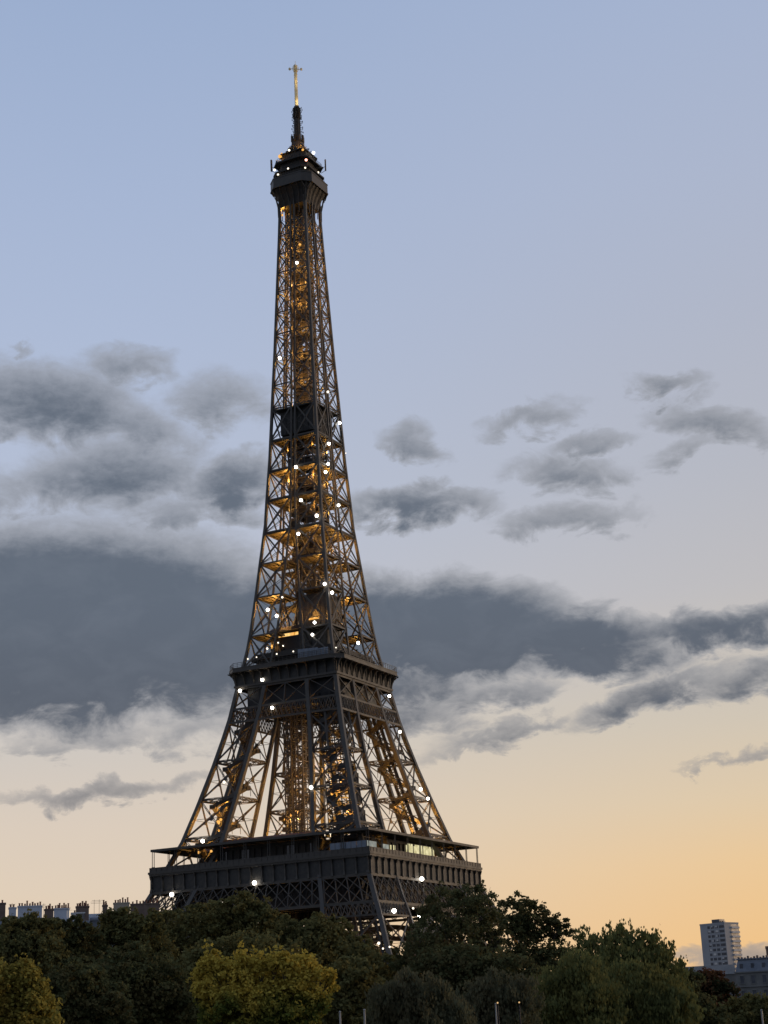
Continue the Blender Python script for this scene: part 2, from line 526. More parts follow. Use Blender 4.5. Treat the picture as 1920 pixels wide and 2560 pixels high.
def xpanel(mb, a0, b0, a1, b1, w, horizontal=True, mid=False, gus=0.0, double=False):
    """X between chord points a and b from level 0 to level 1"""
    a0, b0, a1, b1 = Vector(a0), Vector(b0), Vector(a1), Vector(b1)
    nrm = (b0 - a0).cross(a1 - a0).normalized()
    if double:
        up = (a1 - a0).normalized() * (w * 1.1)
        for s in (1, -1):
            mb.bar(a0 + up * s * .5, b1 + up * s * .5, w * 0.45, w * 0.6, up=nrm)
            mb.bar(b0 + up * s * .5, a1 + up * s * .5, w * 0.45, w * 0.6, up=nrm)
        n = 7
        for (p, q) in ((a0, b1), (b0, a1)):
            for i in range(n):
                s = 1 if i % 2 else -1
                mb.bar(p.lerp(q, i / n) + up * .5 * s, p.lerp(q, (i + 1) / n) - up * .5 * s, w * 0.25, w * 0.3, up=nrm)
    else:
        mb.bar(a0, b1, w * 0.55, w, up=nrm.cross(b1 - a0))
        mb.bar(b0, a1, w * 0.55, w, up=nrm.cross(a1 - b0))
    if horizontal:
        mb.bar(a0, b0, w * 0.6, w)
    if mid:
        mb.bar((a0 + b0) / 2, (a1 + b1) / 2, w * 0.45)
    if gus:
        for p in (a0, b0, (a0 + b1 + b0 + a1) / 4):
            d = (a1 - a0).normalized() * gus
            mb.bar(p - d * .5, p + d * .5, gus * .75, 0.12, up=nrm)


LEG_OF = {}
for sx in (1, -1):
    for sy in (1, -1):
        # ---- leg from the ground to the second platform
        mb = MB()
        zs = [0, 10, 20, 32.6, 41, 46, 51.5, 57.6, 65.5, 75, 87, 95, 101, 108, 116]
        for a, b in ((W, W), (I, W), (W, I), (I, I)):
            chord(mb, sx, sy, a, b, zs, 1.15 if a is W or b is W else 0.95, 0.5)
        leg = mb.build('leg', M['iron'], tower)
        LEG_OF[(sx, sy)] = leg
        P = lambda a, b, z, o=0.5: Vector((sx * (a(z) - (o if a is W else -o)), sy * (b(z) - (o if b is W else -o)), z))
        for lv in (LV_LOW, LV_MID):
            br = MB()
            for z0, z1 in zip(lv, lv[1:]):
                for (A, B, outer) in (((W, W), (I, W), 1), ((W, W), (W, I), 1), ((I, I), (I, W), 0), ((I, I), (W, I), 0)):
                    xpanel(br, P(*A, z0), P(*B, z0), P(*A, z1), P(*B, z1), 0.36 if outer else 0.26, True, False, 1.5, double=True)
                    zm = (z0 + z1) / 2
                    if outer and z0 > 85:
                        br.bar((P(*A, z0) + P(*B, z0)) / 2, (P(*A, z1) + P(*B, z1)) / 2, .5, .4)
                    br.bar(P(*A, zm), P(*B, zm), 0.1, 0.12)
            br.build('bracing', M['iron'], leg)
        # ---- lift track, stairs and maintenance frames inside the leg
        tk = MB()
        cx = lambda z: (W(z) + I(z)) / 2
        for dx in (-1.5, 1.5):
            pts = [Vector((sx * cx(z) + dx, sy * cx(z) - dx * sx * sy, z)) for z in np.linspace(8, 112, 20)]
            for p, q in zip(pts, pts[1:]):
                tk.bar(p, q, 0.55, 0.9)
        for z in np.arange(9, 112, 1.6):
            c = Vector((sx * cx(z), sy * cx(z), z))
            tk.bar(c + Vector((-1.5, 1.5 * sx * sy, 0)), c + Vector((1.5, -1.5 * sx * sy, 0)), 0.22, 0.3)
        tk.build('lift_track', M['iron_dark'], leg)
        st = MB()
        zz = 59.0
        k = 0
        while zz < 98:
            h = 2.7
            o = 3.1 * (W(zz) - I(zz)) / 15
            c0 = Vector((sx * cx(zz), sy * cx(zz), zz))
            c1 = Vector((sx * cx(zz + h), sy * cx(zz + h), zz + h))
            dirs = [(o, o), (-o, o), (-o, -o), (o, -o)]
            a, b = dirs[k % 4], dirs[(k + 1) % 4]
            p, q = c0 + Vector((a[0], a[1], 0)), c1 + Vector((b[0], b[1], 0))
            st.bar(p, q, 1.1, 0.14)
            st.bar(p + Vector((0, 0, .6)), q + Vector((0, 0, .6)), 1.2, 0.05)
            sd_ = (q - p).cross(Vector((0, 0, 1))).normalized() * .6
            for e in (sd_, -sd_):
                st.bar(p + e + Vector((0, 0, .55)), q + e + Vector((0, 0, .55)), 0.06, 1.1)
            st.box(q.x - .9, q.x + .9, q.y - .9, q.y + .9, q.z - .1, q.z + .05)
            for u in (-.85, .85):
                st.bar(q + Vector((u, u, -1.8)), q + Vector((u, u, 1.1)), 0.12)
                st.box(q.x - .9, q.x + .9, q.y + u - .04, q.y + u + .04, q.z + .06, q.z + 1.1)
                st.box(q.x + u - .04, q.x + u + .04, q.y - .8, q.y + .8, q.z + .06, q.z + 1.1)
            zz += h
            k += 1
        for z in LV_MID[1:-1]:
            p = [Vector((sx * a, sy * b, z)) for a, b in ((W(z) - 1, W(z) - 1), (I(z) + 1, W(z) - 1), (I(z) + 1, I(z) + 1), (W(z) - 1, I(z) + 1))]
            for i in range(4):
                truss(st, p[i], p[(i + 1) % 4], 0.9, 0.14, 8, (0, 0, 1))
            truss(st, p[0], p[2], 0.9, 0.14, 9, (0, 0, 1))
            truss(st, p[1], p[3], 0.9, 0.14, 9, (0, 0, 1))
            # landing of the stair at each frame
            c = cx(z)
            st.box(sx * c - 2.6, sx * c + 2.6, sy * c - 2.6, sy * c + 2.6, z + .5, z + .62)
        st.build('stair', M['iron'], leg)
        if (sx, sy) == (1, -1):
            ls = MB()
            zsn = np.arange(58, 108, 3.0)
            hh = 3.9
            for a in (-1, -.33, .33, 1):
                for b in (-1, -.33, .33, 1):
                    if max(abs(a), abs(b)) < 1:
                        continue
                    for z0, z1 in zip(zsn, zsn[1:]):
                        f0, f1 = hh * (W(z0) - I(z0)) / 15, hh * (W(z1) - I(z1)) / 15
                        ls.bar((sx * cx(z0) + a * f0, sy * cx(z0) + b * f0, z0), (sx * cx(z1) + a * f1, sy * cx(z1) + b * f1, z1), .26)
            rq = random.Random(8)
            for z0, z1 in zip(zsn, zsn[1:]):
                f0, f1 = hh * (W(z0) - I(z0)) / 15, hh * (W(z1) - I(z1)) / 15
                cs = [(-1, -1), (1, -1), (1, 1), (-1, 1)]
                for i in range(4):
                    a, b = cs[i], cs[(i + 1) % 4]
                    p = Vector((sx * cx(z0) + a[0] * f0, sy * cx(z0) + a[1] * f0, z0))
                    q = Vector((sx * cx(z0) + b[0] * f0, sy * cx(z0) + b[1] * f0, z0))
                    q1 = Vector((sx * cx(z1) + b[0] * f1, sy * cx(z1) + b[1] * f1, z1))
                    p1 = Vector((sx * cx(z1) + a[0] * f1, sy * cx(z1) + a[1] * f1, z1))
                    ls.bar(p, q, .3)
                    ls.bar(p, q1, .2)
                    for j in range(3):
                        if rq.random() < .55:
                            m0, m1 = p.lerp(q, j / 3 + .17), p1.lerp(q1, j / 3 + .17)
                            ls.bar(m0.lerp(m1, .1), m0.lerp(m1, rq.uniform(.5, .95)), f0 * .58, .06, up=(p - q).cross(p1 - p))
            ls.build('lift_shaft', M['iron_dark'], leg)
        for a in (W(0) - 0.5, I(0) + .5):
            for b in (W(0) - 0.5, I(0) + .5):
                bs = MB()
                bs.prism([(sx * a + u * 3, sy * b + v * 3) for u, v in ((1, -1), (1, 1), (-1, 1), (-1, -1))], -0.5, 3.0,
                         [(sx * a + u * 1.6, sy * b + v * 1.6) for u, v in ((1, -1), (1, 1), (-1, 1), (-1, -1))])
                bs.build('footing', M['stone'], leg)

# ---- two upright service lifts between the first and second decks
for px, hh, nm in ((727, 1.1, 'service_lift'), (754, 1.7, 'service_lift')):
    q = at(px, 2000, 480)
    mb = MB()
    for a in (-1, 0, 1):
        for b in (-1, 0, 1):
            if a or b:
                mb.bar((q.x + a * hh, q.y + b * hh, 57), (q.x + a * hh, q.y + b * hh, 103.2), .3 if a and b else .2)
    z = 58
    i = 0
    while z < 102:
        for f in range(4):
            n_, t_ = FACES[f]
            p0 = Vector((q.x + n_[0] * hh - t_[0] * hh, q.y + n_[1] * hh - t_[1] * hh, z))
            p1 = Vector((q.x + n_[0] * hh + t_[0] * hh, q.y + n_[1] * hh + t_[1] * hh, z))
            mb.bar(p0, p1, .22)
            mb.bar(p0 if i % 2 else p1, (p1 if i % 2 else p0) + Vector((0, 0, 2.0)), .14)
        z += 2.0
        i += 1
    mb.build(nm, M['iron'], tower)

# ---- upper shaft
sh = MB()
zs_up = [116.2, 122, 128, 138, 149, 161, 169, 182, 203, 218, 231, 245, 258, 265, 271, 276]
for sx in (1, -1):
    for sy in (1, -1):
        chord(sh, sx, sy, W, W, zs_up, 0.78, 0.36)
        chord(sh, sx, sy, I, W, [z for z in zs_up if z <= 271], 0.5, 0.25)
        chord(sh, sx, sy, W, I, [z for z in zs_up if z <= 271], 0.5, 0.25)
        chord(sh, sx, sy, I, I, [z for z in zs_up if z <= 161], 0.5, 0.25)
shaft = sh.build('shaft', M['iron'], tower)
br = MB()
for sx in (1, -1):
    for sy in (1, -1):
        P = lambda a, b, z, o=0.32: Vector((sx * (a(z) - (o if a is W else -o)), sy * (b(z) - (o if b is W else -o)), z))
        for lv in (LV_UP, LV_TOP):
            for z0, z1 in zip(lv, lv[1:]):
                faces = [((W, W), (I, W)), ((W, W), (W, I))]
                if z1 < 160:
                    faces += [((I, I), (I, W)), ((I, I), (W, I))]
                for A, B in faces:
                    xpanel(br, P(*A, z0), P(*B, z0), P(*A, z1), P(*B, z1), 0.46 if z0 < 199 else 0.40, True, False, 1.0)
                # light inner ties of each panel
                zm = (z0 + z1) / 2
                a, b, c = P(W, W, z0), P(I, W, zm), P(W, I, zm)
                br.bar(a, b, 0.13)
                br.bar(a, c, 0.13)
                br.bar(P(W, W, z1), c, 0.13)
                br.bar(P(W, W, z1), b, 0.13)
                br.bar(P(W, W, z0), Vector((sx * I(z0), sy * I(z0), z0)), 0.2)
                br.bar(P(I, W, z0), P(W, I, z0), 0.2)
                br.bar(P(W, W, z0), Vector((sx * I(z1), sy * I(z1), z1)), 0.14)
br.build('shaft_bracing', M['iron'], shaft)

# ---- horizontal floor plates that catch the light from the lamps below them
def plate_ring(z, w_in, w_out):
    mb = MB()
    mb.ring(sq(w_out), sq(w_in), z - 0.1, z + 0.1)
    for f in range(4):
        mb.bar(fp(f, -w_out, z - .3, w_out - .15), fp(f, w_out, z - .3, w_out - .15), 0.3, 0.5)
        for s in np.linspace(-w_out + 1.2, w_out - 1.2, 7):
            mb.bar(fp(f, s, z - .22, w_in), fp(f, s * .98, z - .22, w_out - .3), 0.14, 0.24)
    return mb


for z in LV_UP[1:-1]:
    if z < 150:
        for sx in (1, -1):
            for sy in (1, -1):
                a, b = I(z) + .3, W(z) - .5
                mb = MB()
                x0, x1 = sorted((sx * a, sx * b))
                y0, y1 = sorted((sy * a, sy * b))
                mb.box(x0, x1, y0, y1, z - .1, z + .1)
                n = 5
                for i in range(n):
                    t = x0 + (x1 - x0) * (i + .5) / n
                    mb.box(t - .08, t + .08, y0, y1, z - .42, z - .102)
                mb.build('floor_plate', M['iron'], shaft)
    else:
        plate_ring(z, 4.0, W(z) - .45).build('floor_plate', M['iron'], shaft)
for z in LV_TOP[1:]:
    plate_ring(z, 1.2, min(3.0, W(z) - 1)).build('floor_plate', M['iron'], shaft)

# ---- lift core of the shaft
co = MB()
for z0, z1, h, step in ((116.5, 160, 3.4, 3.0), (160, 200, 4.3, 3.2), (200, 268, 2.5, 2.2)):
    for sx in (1, -1):
        for sy in (1, -1):
            co.bar((sx * h, sy * h, z0), (sx * h, sy * h, z1), 0.45)
    for f in range(4):
        for s in (-h / 3, h / 3):
            co.bar(fp(f, s, z0, h), fp(f, s, z1, h), 0.22)
        z = z0
        i = 0
        while z + step <= z1 + .01:
            co.bar(fp(f, -h, z, h), fp(f, h, z, h), 0.2, 0.3)
            a, b = (-h, h) if i % 2 else (h, -h)
            co.bar(fp(f, a, z, h), fp(f, b, z + step, h), 0.18)
            z += step
            i += 1
core = co.build('lift_core', M['iron'], tower)
pn = MB()
rr = random.Random(5)
for z0, z1, h, step, cover in ((116.5, 148, 3.25, 3.0, 0.35), (148, 199, 4.12, 3.2, 0.9), (200, 267, 2.34, 2.2, 0.62)):
    z = z0
    while z + step <= z1 + .01:
        for f in range(4):
            for j in range(3):
                if rr.random() < cover:
                    s0, s1 = -h + 2 * h * j / 3 + .12, -h + 2 * h * (j + 1) / 3 - .12
                    zt = z + step * (0.93 if rr.random() < .6 else .55)
                    n, t = FACES[f]
                    a, b = fp(f, s0, z + .2, h), fp(f, s1, zt, h)
                    q = Vector((n[0], n[1], 0)) * .05
                    pn.box(min(a.x, b.x) - abs(q.x), max(a.x, b.x) + abs(q.x), min(a.y, b.y) - abs(q.y), max(a.y, b.y) + abs(q.y), a.z, zt)
        z += step
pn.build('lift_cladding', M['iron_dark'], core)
stc = MB()
z = 200.5
k = 0
while z < 266:
    a = [(1.6, 1.6), (-1.6, 1.6), (-1.6, -1.6), (1.6, -1.6)]
    p, q = a[k % 4], a[(k + 1) % 4]
    stc.bar((p[0], p[1], z), (q[0], q[1], z + 1.5), 0.8, 0.12)
    stc.box(q[0] - .5, q[0] + .5, q[1] - .5, q[1] + .5, z + 1.45, z + 1.55)
    z += 1.55
    k += 1
stc.build('stair', M['iron'], core)
# machine floor at 197 m and lift halls above the second deck
mh = MB()
mh.prism(sq(5.9), 190.4, 198.3)
mh.ring(sq(7.6), sq(5.9), 198.3, 198.7)
for f in range(4):
    for s in np.linspace(-7.4, 7.4, 9):
        mh.bar(fp(f, s, 198.7, 7.45), fp(f, s, 199.9, 7.45), 0.1)
    mh.bar(fp(f, -7.5, 199.9, 7.45), fp(f, 7.5, 199.9, 7.45), 0.12)
    for s in (-4, -2, 0, 2, 4):
        mh.bar(fp(f, s, 190.4, 5.95), fp(f, s, 198.3, 5.95), 0.25, 0.2)
mh.build('machine_room', M['frieze'], tower)
lh = MB()
lh.box(1.2, 10.6, -10.2, -1.0, 119.5, 136.8)
lh.box(-10.0, -1.2, 1.0, 10.0, 119.5, 130)
for i in range(6):
    z = 121 + i * 2.9
    lh.box(1.1, 10.7, -10.3, -1.1, z, z + .22)
for s in np.linspace(1.6, 10.2, 6):
    lh.box(s - .1, s + .1, -10.32, -10.2, 119.5, 136.8)
for s in np.linspace(-9.8, -1.4, 6):
    lh.box(10.6, 10.72, s - .1, s + .1, 119.5, 136.8)
lh.build('lift_hall', M['frieze'], tower)

# ---------------------------------------------------------------- first platform
WG = 35.0
mb = MB()
mb.ring(sq(WG), sq(13.5), 56.35, 57.0)
first = mb.build('first_platform', M['deck'], tower)
mb = MB()
mb.ring(sq(WG + .35), sq(WG - .6), 56.95, 57.55)          # cornice
mb.ring(sq(WG + .15), sq(WG - .4), 56.5, 56.96)
mb.ring(sq(WG - .05), sq(WG - .9), 51.35, 52.12)          # lower moulding
for f in range(4):
    for i in range(20):
        s = -34.4 + 68.8 * i / 19
        mb.bar(fp(f, s, 52.1, WG - .12), fp(f, s, 56.4, WG - .12), 0.34, 0.4, up=(FACES[f][0][0], FACES[f][0][1], 0))
        # console foot and head of each rib
        mb.bar(fp(f, s, 52.0, WG + .02), fp(f, s, 53.5, WG - .1), 0.75, 0.35, up=(FACES[f][0][0], FACES[f][0][1], 0), w2=0.3)
        mb.bar(fp(f, s, 55.5, WG - .1), fp(f, s, 56.5, WG + .25), 0.34, 0.5, up=(FACES[f][0][0], FACES[f][0][1], 0))
mb.build('frieze', M['iron'], first)
mb = MB()
mb.ring(sq(WG - .42), sq(WG - .75), 52.13, 56.48)
mb.build('frieze_wall', M['frieze'], first)
mb = MB()
mb.ring(sq(WG + .05), sq(WG - .12), 57.55, 58.62)
for f in range(4):
    mb.bar(fp(f, -WG, 58.7, WG), fp(f, WG, 58.7, WG), 0.22, 0.16)
    for i in range(39):
        s = -34.6 + 69.2 * i / 38
        mb.bar(fp(f, s, 57.55, WG + .1), fp(f, s, 58.65, WG + .1), 0.12, 0.1)
mb.build('balustrade', M['iron'], first)
# gallery roof with its eaves beam
mb = MB()
mb.ring(sq(34.75), sq(26.5), 63.55, 63.8)
mb.ring(sq(34.82), sq(34.3), 63.2, 63.86)
for f in range(4):
    for i in range(20):
        s = -33.6 + 67.2 * i / 19
        mb.bar(fp(f, s, 63.35, 26.8), fp(f, s, 63.35, 34.4), 0.2, 0.4)
mb.build('gallery_roof', M['iron'], first)
for f in range(4):
    for i in range(10 if f == 0 else 9):
        s = -34.2 + 68.4 * (i if f < 3 else i + (f == 3)) / 9
        if f in (1, 2):
            s = -34.2 + 68.4 * (i + 1) / 9
        if f == 3 and i == 8:
            continue
        mb = MB()
        for d in (-.32, .32):
            mb.cyl(fp(f, s + d, 57.6, 34.35), fp(f, s + d, 63.3, 34.35), 0.11, n=6)
        mb.bar(fp(f, s - .45, 58.9, 34.35), fp(f, s + .45, 58.9, 34.35), 0.3, 0.25)
        mb.build('gallery_column', M['iron'], first)
# girder under the frieze: crossed lattice over the full face, legs and middle alike
mb = MB()
Z0, Z1 = 44.4, 51.35
for f in range(4):
    A = lambda u, z: fp(f, u * (W(z) - .35), z, W(z) - .25)
    nn = FACES[f][0]
    mb.bar(A(-1, Z0), A(1, Z0), 0.5, 0.75)
    n = 20
    for i in range(n + 1):
        u = -1 + 2 * i / n
        mb.bar(A(u, Z0), A(u, Z1), 0.2, 0.34, up=(nn[0], nn[1], 0))
    for i in range(-1, n):
        for d in (1, -1):
            u0, u1 = -1 + 2 * i / n, -1 + 2 * (i + 2) / n
            if d < 0:
                u0, u1 = u1, u0
            z0, z1 = Z0, Z1
            # clip to the ends of the face
            for _ in range(1):
                if u0 < -1: z0, u0 = z0 + (z1 - z0) * (-1 - u0) / (u1 - u0), -1
                if u0 > 1: z0, u0 = z0 + (z1 - z0) * (1 - u0) / (u1 - u0), 1
                if u1 > 1: z1, u1 = z0 + (z1 - z0) * (1 - u0) / (u1 - u0), 1
                if u1 < -1: z1, u1 = z0 + (z1 - z0) * (-1 - u0) / (u1 - u0), -1
            mb.bar(A(u0, z0), A(u1, z1), 0.16, 0.36, up=(nn[0], nn[1], 0))
    # low strip across the legs
    for sgn in (-1, 1):
        B = lambda t, z: fp(f, sgn * (I(z) + .5 + t * (W(z) - I(z) - .9)), z, W(z) - .25)
        mb.bar(B(0, 41.0), B(1, 41.0), 0.4, 0.5)
        m = 9
        for i in range(m):
            mb.bar(B(i / m, 41), B((i + 1) / m, 44.3), 0.14, 0.28, up=(nn[0], nn[1], 0))
            mb.bar(B((i + 1) / m, 41), B(i / m, 44.3), 0.14, 0.28, up=(nn[0], nn[1], 0))
            mb.bar(B(i / m, 41), B(i / m, 44.3), 0.12, 0.2, up=(nn[0], nn[1], 0))
mb.build('lattice_girder', M['iron'], first)
# beams and near-black boxes behind the girder; their colour stands in for underside shade
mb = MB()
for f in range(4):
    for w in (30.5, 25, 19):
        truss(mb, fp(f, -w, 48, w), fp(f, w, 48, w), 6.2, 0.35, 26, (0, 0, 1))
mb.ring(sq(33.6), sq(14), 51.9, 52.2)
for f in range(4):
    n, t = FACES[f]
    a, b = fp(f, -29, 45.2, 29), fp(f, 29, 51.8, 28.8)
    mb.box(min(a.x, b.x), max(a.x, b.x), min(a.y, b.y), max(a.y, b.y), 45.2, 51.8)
mb.build('beam_and_shade_box', M['black'], first)
# decorative arches between the legs: a rim pierced by round holes
for f in range(4):
    mb = MB()
    nn = FACES[f][0]
    R0, R1, zc = 35.5, 39.6, 3.4
    nseg = 52
    for i in range(nseg):
        t0, t1 = math.pi * (0.06 + 0.88 * i / nseg), math.pi * (0.06 + 0.88 * (i + 1) / nseg)
        tm = (t0 + t1) / 2
        def pt(r, t, off):
            z = zc + r * math.sin(t)
            return fp(f, r * math.cos(t), z, W(z) - .3 + off)
        for off in (0.0,):
            rc, rad = (R0 + R1) / 2, 1.02
            outer = []
            k = 16
            for j in range(k):
                a = 2 * math.pi * j / k
                ca, sa = math.cos(a), math.sin(a)
                sc = 1 / max(abs(ca), abs(sa))
                u, v = ca * sc, sa * sc
                outer.append(pt(rc + v * (R1 - R0) / 2, tm - u * (t1 - t0) / 2, off))
            inner = [pt(rc + rad * math.sin(2 * math.pi * j / k), tm - rad * math.cos(2 * math.pi * j / k) / rc, off) for j in range(k)]
            back = Vector((nn[0], nn[1], 0)) * -0.35
            vs = outer + inner + [p + back for p in outer] + [p + back for p in inner]
            fs = []
            for j in range(k):
                j2 = (j + 1) % k
                fs += [(j, j2, k + j2, k + j), (2 * k + j2, 2 * k + j, 3 * k + j, 3 * k + j2), (k + j, k + j2, 3 * k + j2, 3 * k + j), (j2, j, 2 * k + j, 2 * k + j2)]
            mb.add(vs, fs)
        mb.bar(pt(R1 + .1, t0, .1), pt(R1 + .1, t1, .1), 0.5, 0.5)
        mb.bar(pt(R0 - .1, t0, .1), pt(R0 - .1, t1, .1), 0.5, 0.5)
    mb.build('arch', M['iron'], tower)
# pavilions on the first deck
for f, nm in ((0, 'front'), (1, 'right'), (2, 'back'), (3, 'far')):
    mb = MB()
    w0, w1 = 20.5, 28.6
    def fbox(mb, s0, s1, wa, wb, z0, z1, f=f):
        a, b = fp(f, s0, z0, wa), fp(f, s1, z1, wb)
        mb.box(min(a.x, b.x), max(a.x, b.x), min(a.y, b.y), max(a.y, b.y), z0, z1)
    ext = 16.6
    fbox(mb, -ext, ext, w0, w1 - .3, 57.05, 62.9)
    for s in np.linspace(-ext + .2, ext - .2, 15):
        fbox(mb, s - .18, s + .18, w1 - .25, w1 + .12, 57.05, 62.9)
    fbox(mb, -ext, ext, w1 - .25, w1 + .1, 57.05, 57.9)
    fbox(mb, -ext, ext, w1 - .25, w1 + .1, 62.2, 63.0)
    pav = mb.build('pavilion', M['iron_dark'], first)
    mb = MB()
    mb.prism([tuple(fp(f, s, 0, w)[:2]) for s, w in ((-ext - 1, w0 - .5), (ext + 1, w0 - .5), (ext + 1, w1 + 1.2), (-ext - 1, w1 + 1.2))][:: (1 if f in (0, 1, 2, 3) else -1)], 63.95, 65.3,
             [tuple(fp(f, s, 0, w)[:2]) for s, w in ((-ext + 1, w0 + 1), (ext - 1, w0 + 1), (ext - 1, w1 - 1.5), (-ext + 1, w1 - 1.5))])
    mb.build('pavilion_roof', M['roofred'], pav)
    if f == 1:       # lit glass front seen on the right-hand side
        for i, (s0, s1) in enumerate(((-.2, 1.7), (2.1, 3.2), (4.6, 7.3), (7.9, 9.3), (10.2, 12.9), (13.5, 14.8), (15.3, 16.9))):
            mb = MB()
            fbox(mb, s0 - .4, s1 - .4, w1 - .28, w1 + .16, 58.6, 62.6)
            mb.build('window', M['window'], pav)
    for i, s in enumerate(np.linspace(-ext + 2, ext - 2, 5)):
        if f == 0 and i in (0, 1, 3, 4):
            mb = MB()
            fbox(mb, s - 1.2, s + 1.2, w1 - .28, w1 + .02, 58.3, 61.9)
            mb.build('window', M['glass'], pav)
# low bright glazing and boards at the corners of the gallery
for f, s0, s1, z0, z1, w, mt in ((1, -34.4, -28.8, 58.65, 60.5, 33.9, 'window_cool'), (1, -25.0, -21.2, 58.65, 60.3, 33.6, 'window_cool'), (1, -20.5, -19.6, 58.65, 60.3, 33.6, 'window'),
                              (1, -18.6, -17.2, 58.65, 60.4, 33.6, 'window'), (0, 22.5, 33.8, 58.65, 60.6, 34.0, 'panel')):
    mb = MB()
    n = max(2, int((s1 - s0) / 1.5))
    for i in range(n):
        a, b = fp(f, s0 + (s1 - s0) * i / n + .08, z0, w - .1), fp(f, s0 + (s1 - s0) * (i + 1) / n - .08, z1, w)
        mb.box(min(a.x, b.x), max(a.x, b.x), min(a.y, b.y), max(a.y, b.y), z0, z1)
    mb.build('screen', M[mt], first)
for px, py in ((542, 2161), (574, 2158), (633, 2151), (695, 2145), (708, 2143), (721, 2142), (755, 2139), (812, 2081), (826, 2083)):
    # globe lamps along the front edge of the deck
    d = ray(px, py)
    t = (-33.9 - CAM.y) / d.y
    p = CAM + d * t
    mb = MB()
    mb.ball((0, 0, 0), 0.28)
    mb.cyl((0, 0, -.28), (0, 0, -1.0), 0.05, n=6)
    mb.build('globe_lamp', M['globe'], first, p)

# ---------------------------------------------------------------- second platform
W2, C2 = 19.35, 3.1
mb = MB()
mb.prism(octa(W2, C2), 114.75, 115.4)
second = mb.build('second_platform', M['deck'], tower)
mb = MB()
mb.ring(octa(W2 + .12, C2), octa(W2 - .35, C2), 114.7, 115.75)
mb.ring(octa(W2 + .25, C2), octa(W2 - .3, C2), 114.55, 114.85)
mb.ring(octa(W2 + .2, C2), octa(W2 - .3, C2), 115.6, 115.85)
mb.build('fascia', M['iron'], second)
mb = MB()
oc = octa(W2, C2)
for i in range(8):
    p, q = Vector((*oc[i], 0)), Vector((*oc[(i + 1) % 8], 0))
    L = (q - p).length
    n = max(2, int(L / 1.4))
    for k in range(n):
        a = p.lerp(q, k / n)
        mb.bar((a.x, a.y, 115.8), (a.x, a.y, 117.3), 0.09)
    for zz, w in ((116.3, .06), (116.8, .06), (117.3, .1)):
        mb.bar((p.x, p.y, zz), (q.x, q.y, zz), w)
mb.build('railing', M['iron'], second)
mb = MB()
mb.ring(sq(17.4), sq(16.6), 110.35, 110.95)
curve = [(17.2, 110.9), (17.3, 111.8), (17.55, 112.8), (18.05, 113.7), (18.7, 114.35), (19.2, 114.6)]
for f in range(4):
    nn = FACES[f][0]
    for i in range(12):
        s = -16.7 + 33.4 * i / 11
        for (wa, za), (wb, zb) in zip(curve, curve[1:]):
            k = 1 + (wa - 17.2) * 0.04
            mb.bar(fp(f, s * k, za, wa), fp(f, s * k, zb, wb), 0.26, 0.34, up=(nn[0], nn[1], 0.3))
        # web of the console
        pts = [fp(f, s, z, w) for w, z in curve] + [fp(f, s, 114.7, 17.1), fp(f, s, 111, 17.1)]
        tv = Vector((*FACES[f][1], 0)) * 0.06
        n = len(pts)
        mb.add([p - tv for p in pts] + [p + tv for p in pts], [tuple(range(n)), tuple(range(2 * n - 1, n - 1, -1))] + [(i2, n + i2, n + (i2 + 1) % n, (i2 + 1) % n) for i2 in range(n)])
mb.build('corbel_gallery', M['iron'], second)
mb = MB()
mb.ring(sq(16.95), sq(16.5), 110.96, 114.7)
mb.build('corbel_wall', M['frieze'], second)  # recess shade between the consoles is put into the wall colour
mb = MB()
for f in range(4):
    nn = FACES[f][0]
    A = lambda u, z: fp(f, u * (W(z) - .3), z, W(z) - .2)
    for z, h in ((110.1, .7), (103.9, .55), (99.85, .55)):
        mb.bar(A(-1, z), A(1, z), 0.4, h)
    # decorative strip of small crosses
    n = 22
    for i in range(n):
        u0, u1 = -1 + 2 * i / n, -1 + 2 * (i + 1) / n
        for (p, q) in ((u0, u1), (u1, u0)):
            mb.bar(A(p, 100), A(q, 103.8), 0.14, 0.30, up=(nn[0], nn[1], 0))
            mb.bar(A((p + q) / 2 + (p - q) / 2, 101.9), A((p + q) / 2, 103.8 if p < q else 100), 0.1, 0.22, up=(nn[0], nn[1], 0))
    # crossed panels above the strip
    for u0, u1 in ((-1, -.46), (-.46, 0), (0, .46), (.46, 1)):
        mb.bar(A(u0, 104.1), A(u1, 110), 0.2, 0.42, up=(nn[0], nn[1], 0))
        mb.bar(A(u1, 104.1), A(u0, 110), 0.2, 0.42, up=(nn[0], nn[1], 0))
        mb.bar(A(u1 if u1 < 1 else .99, 104.1), A(u1 if u1 < 1 else .99, 110), 0.3, 0.5, up=(nn[0], nn[1], 0))
mb.build('lattice_girder', M['iron'], second)
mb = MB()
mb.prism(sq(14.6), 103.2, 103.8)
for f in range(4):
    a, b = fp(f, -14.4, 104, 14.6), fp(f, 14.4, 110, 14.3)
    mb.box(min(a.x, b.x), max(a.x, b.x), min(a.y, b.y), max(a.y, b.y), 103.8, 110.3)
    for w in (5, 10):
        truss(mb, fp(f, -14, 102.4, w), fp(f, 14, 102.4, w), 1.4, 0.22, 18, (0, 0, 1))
mb.build('beam_and_shade_box', M['black'], second)  # near-black box carries the dark of the underside in its colour
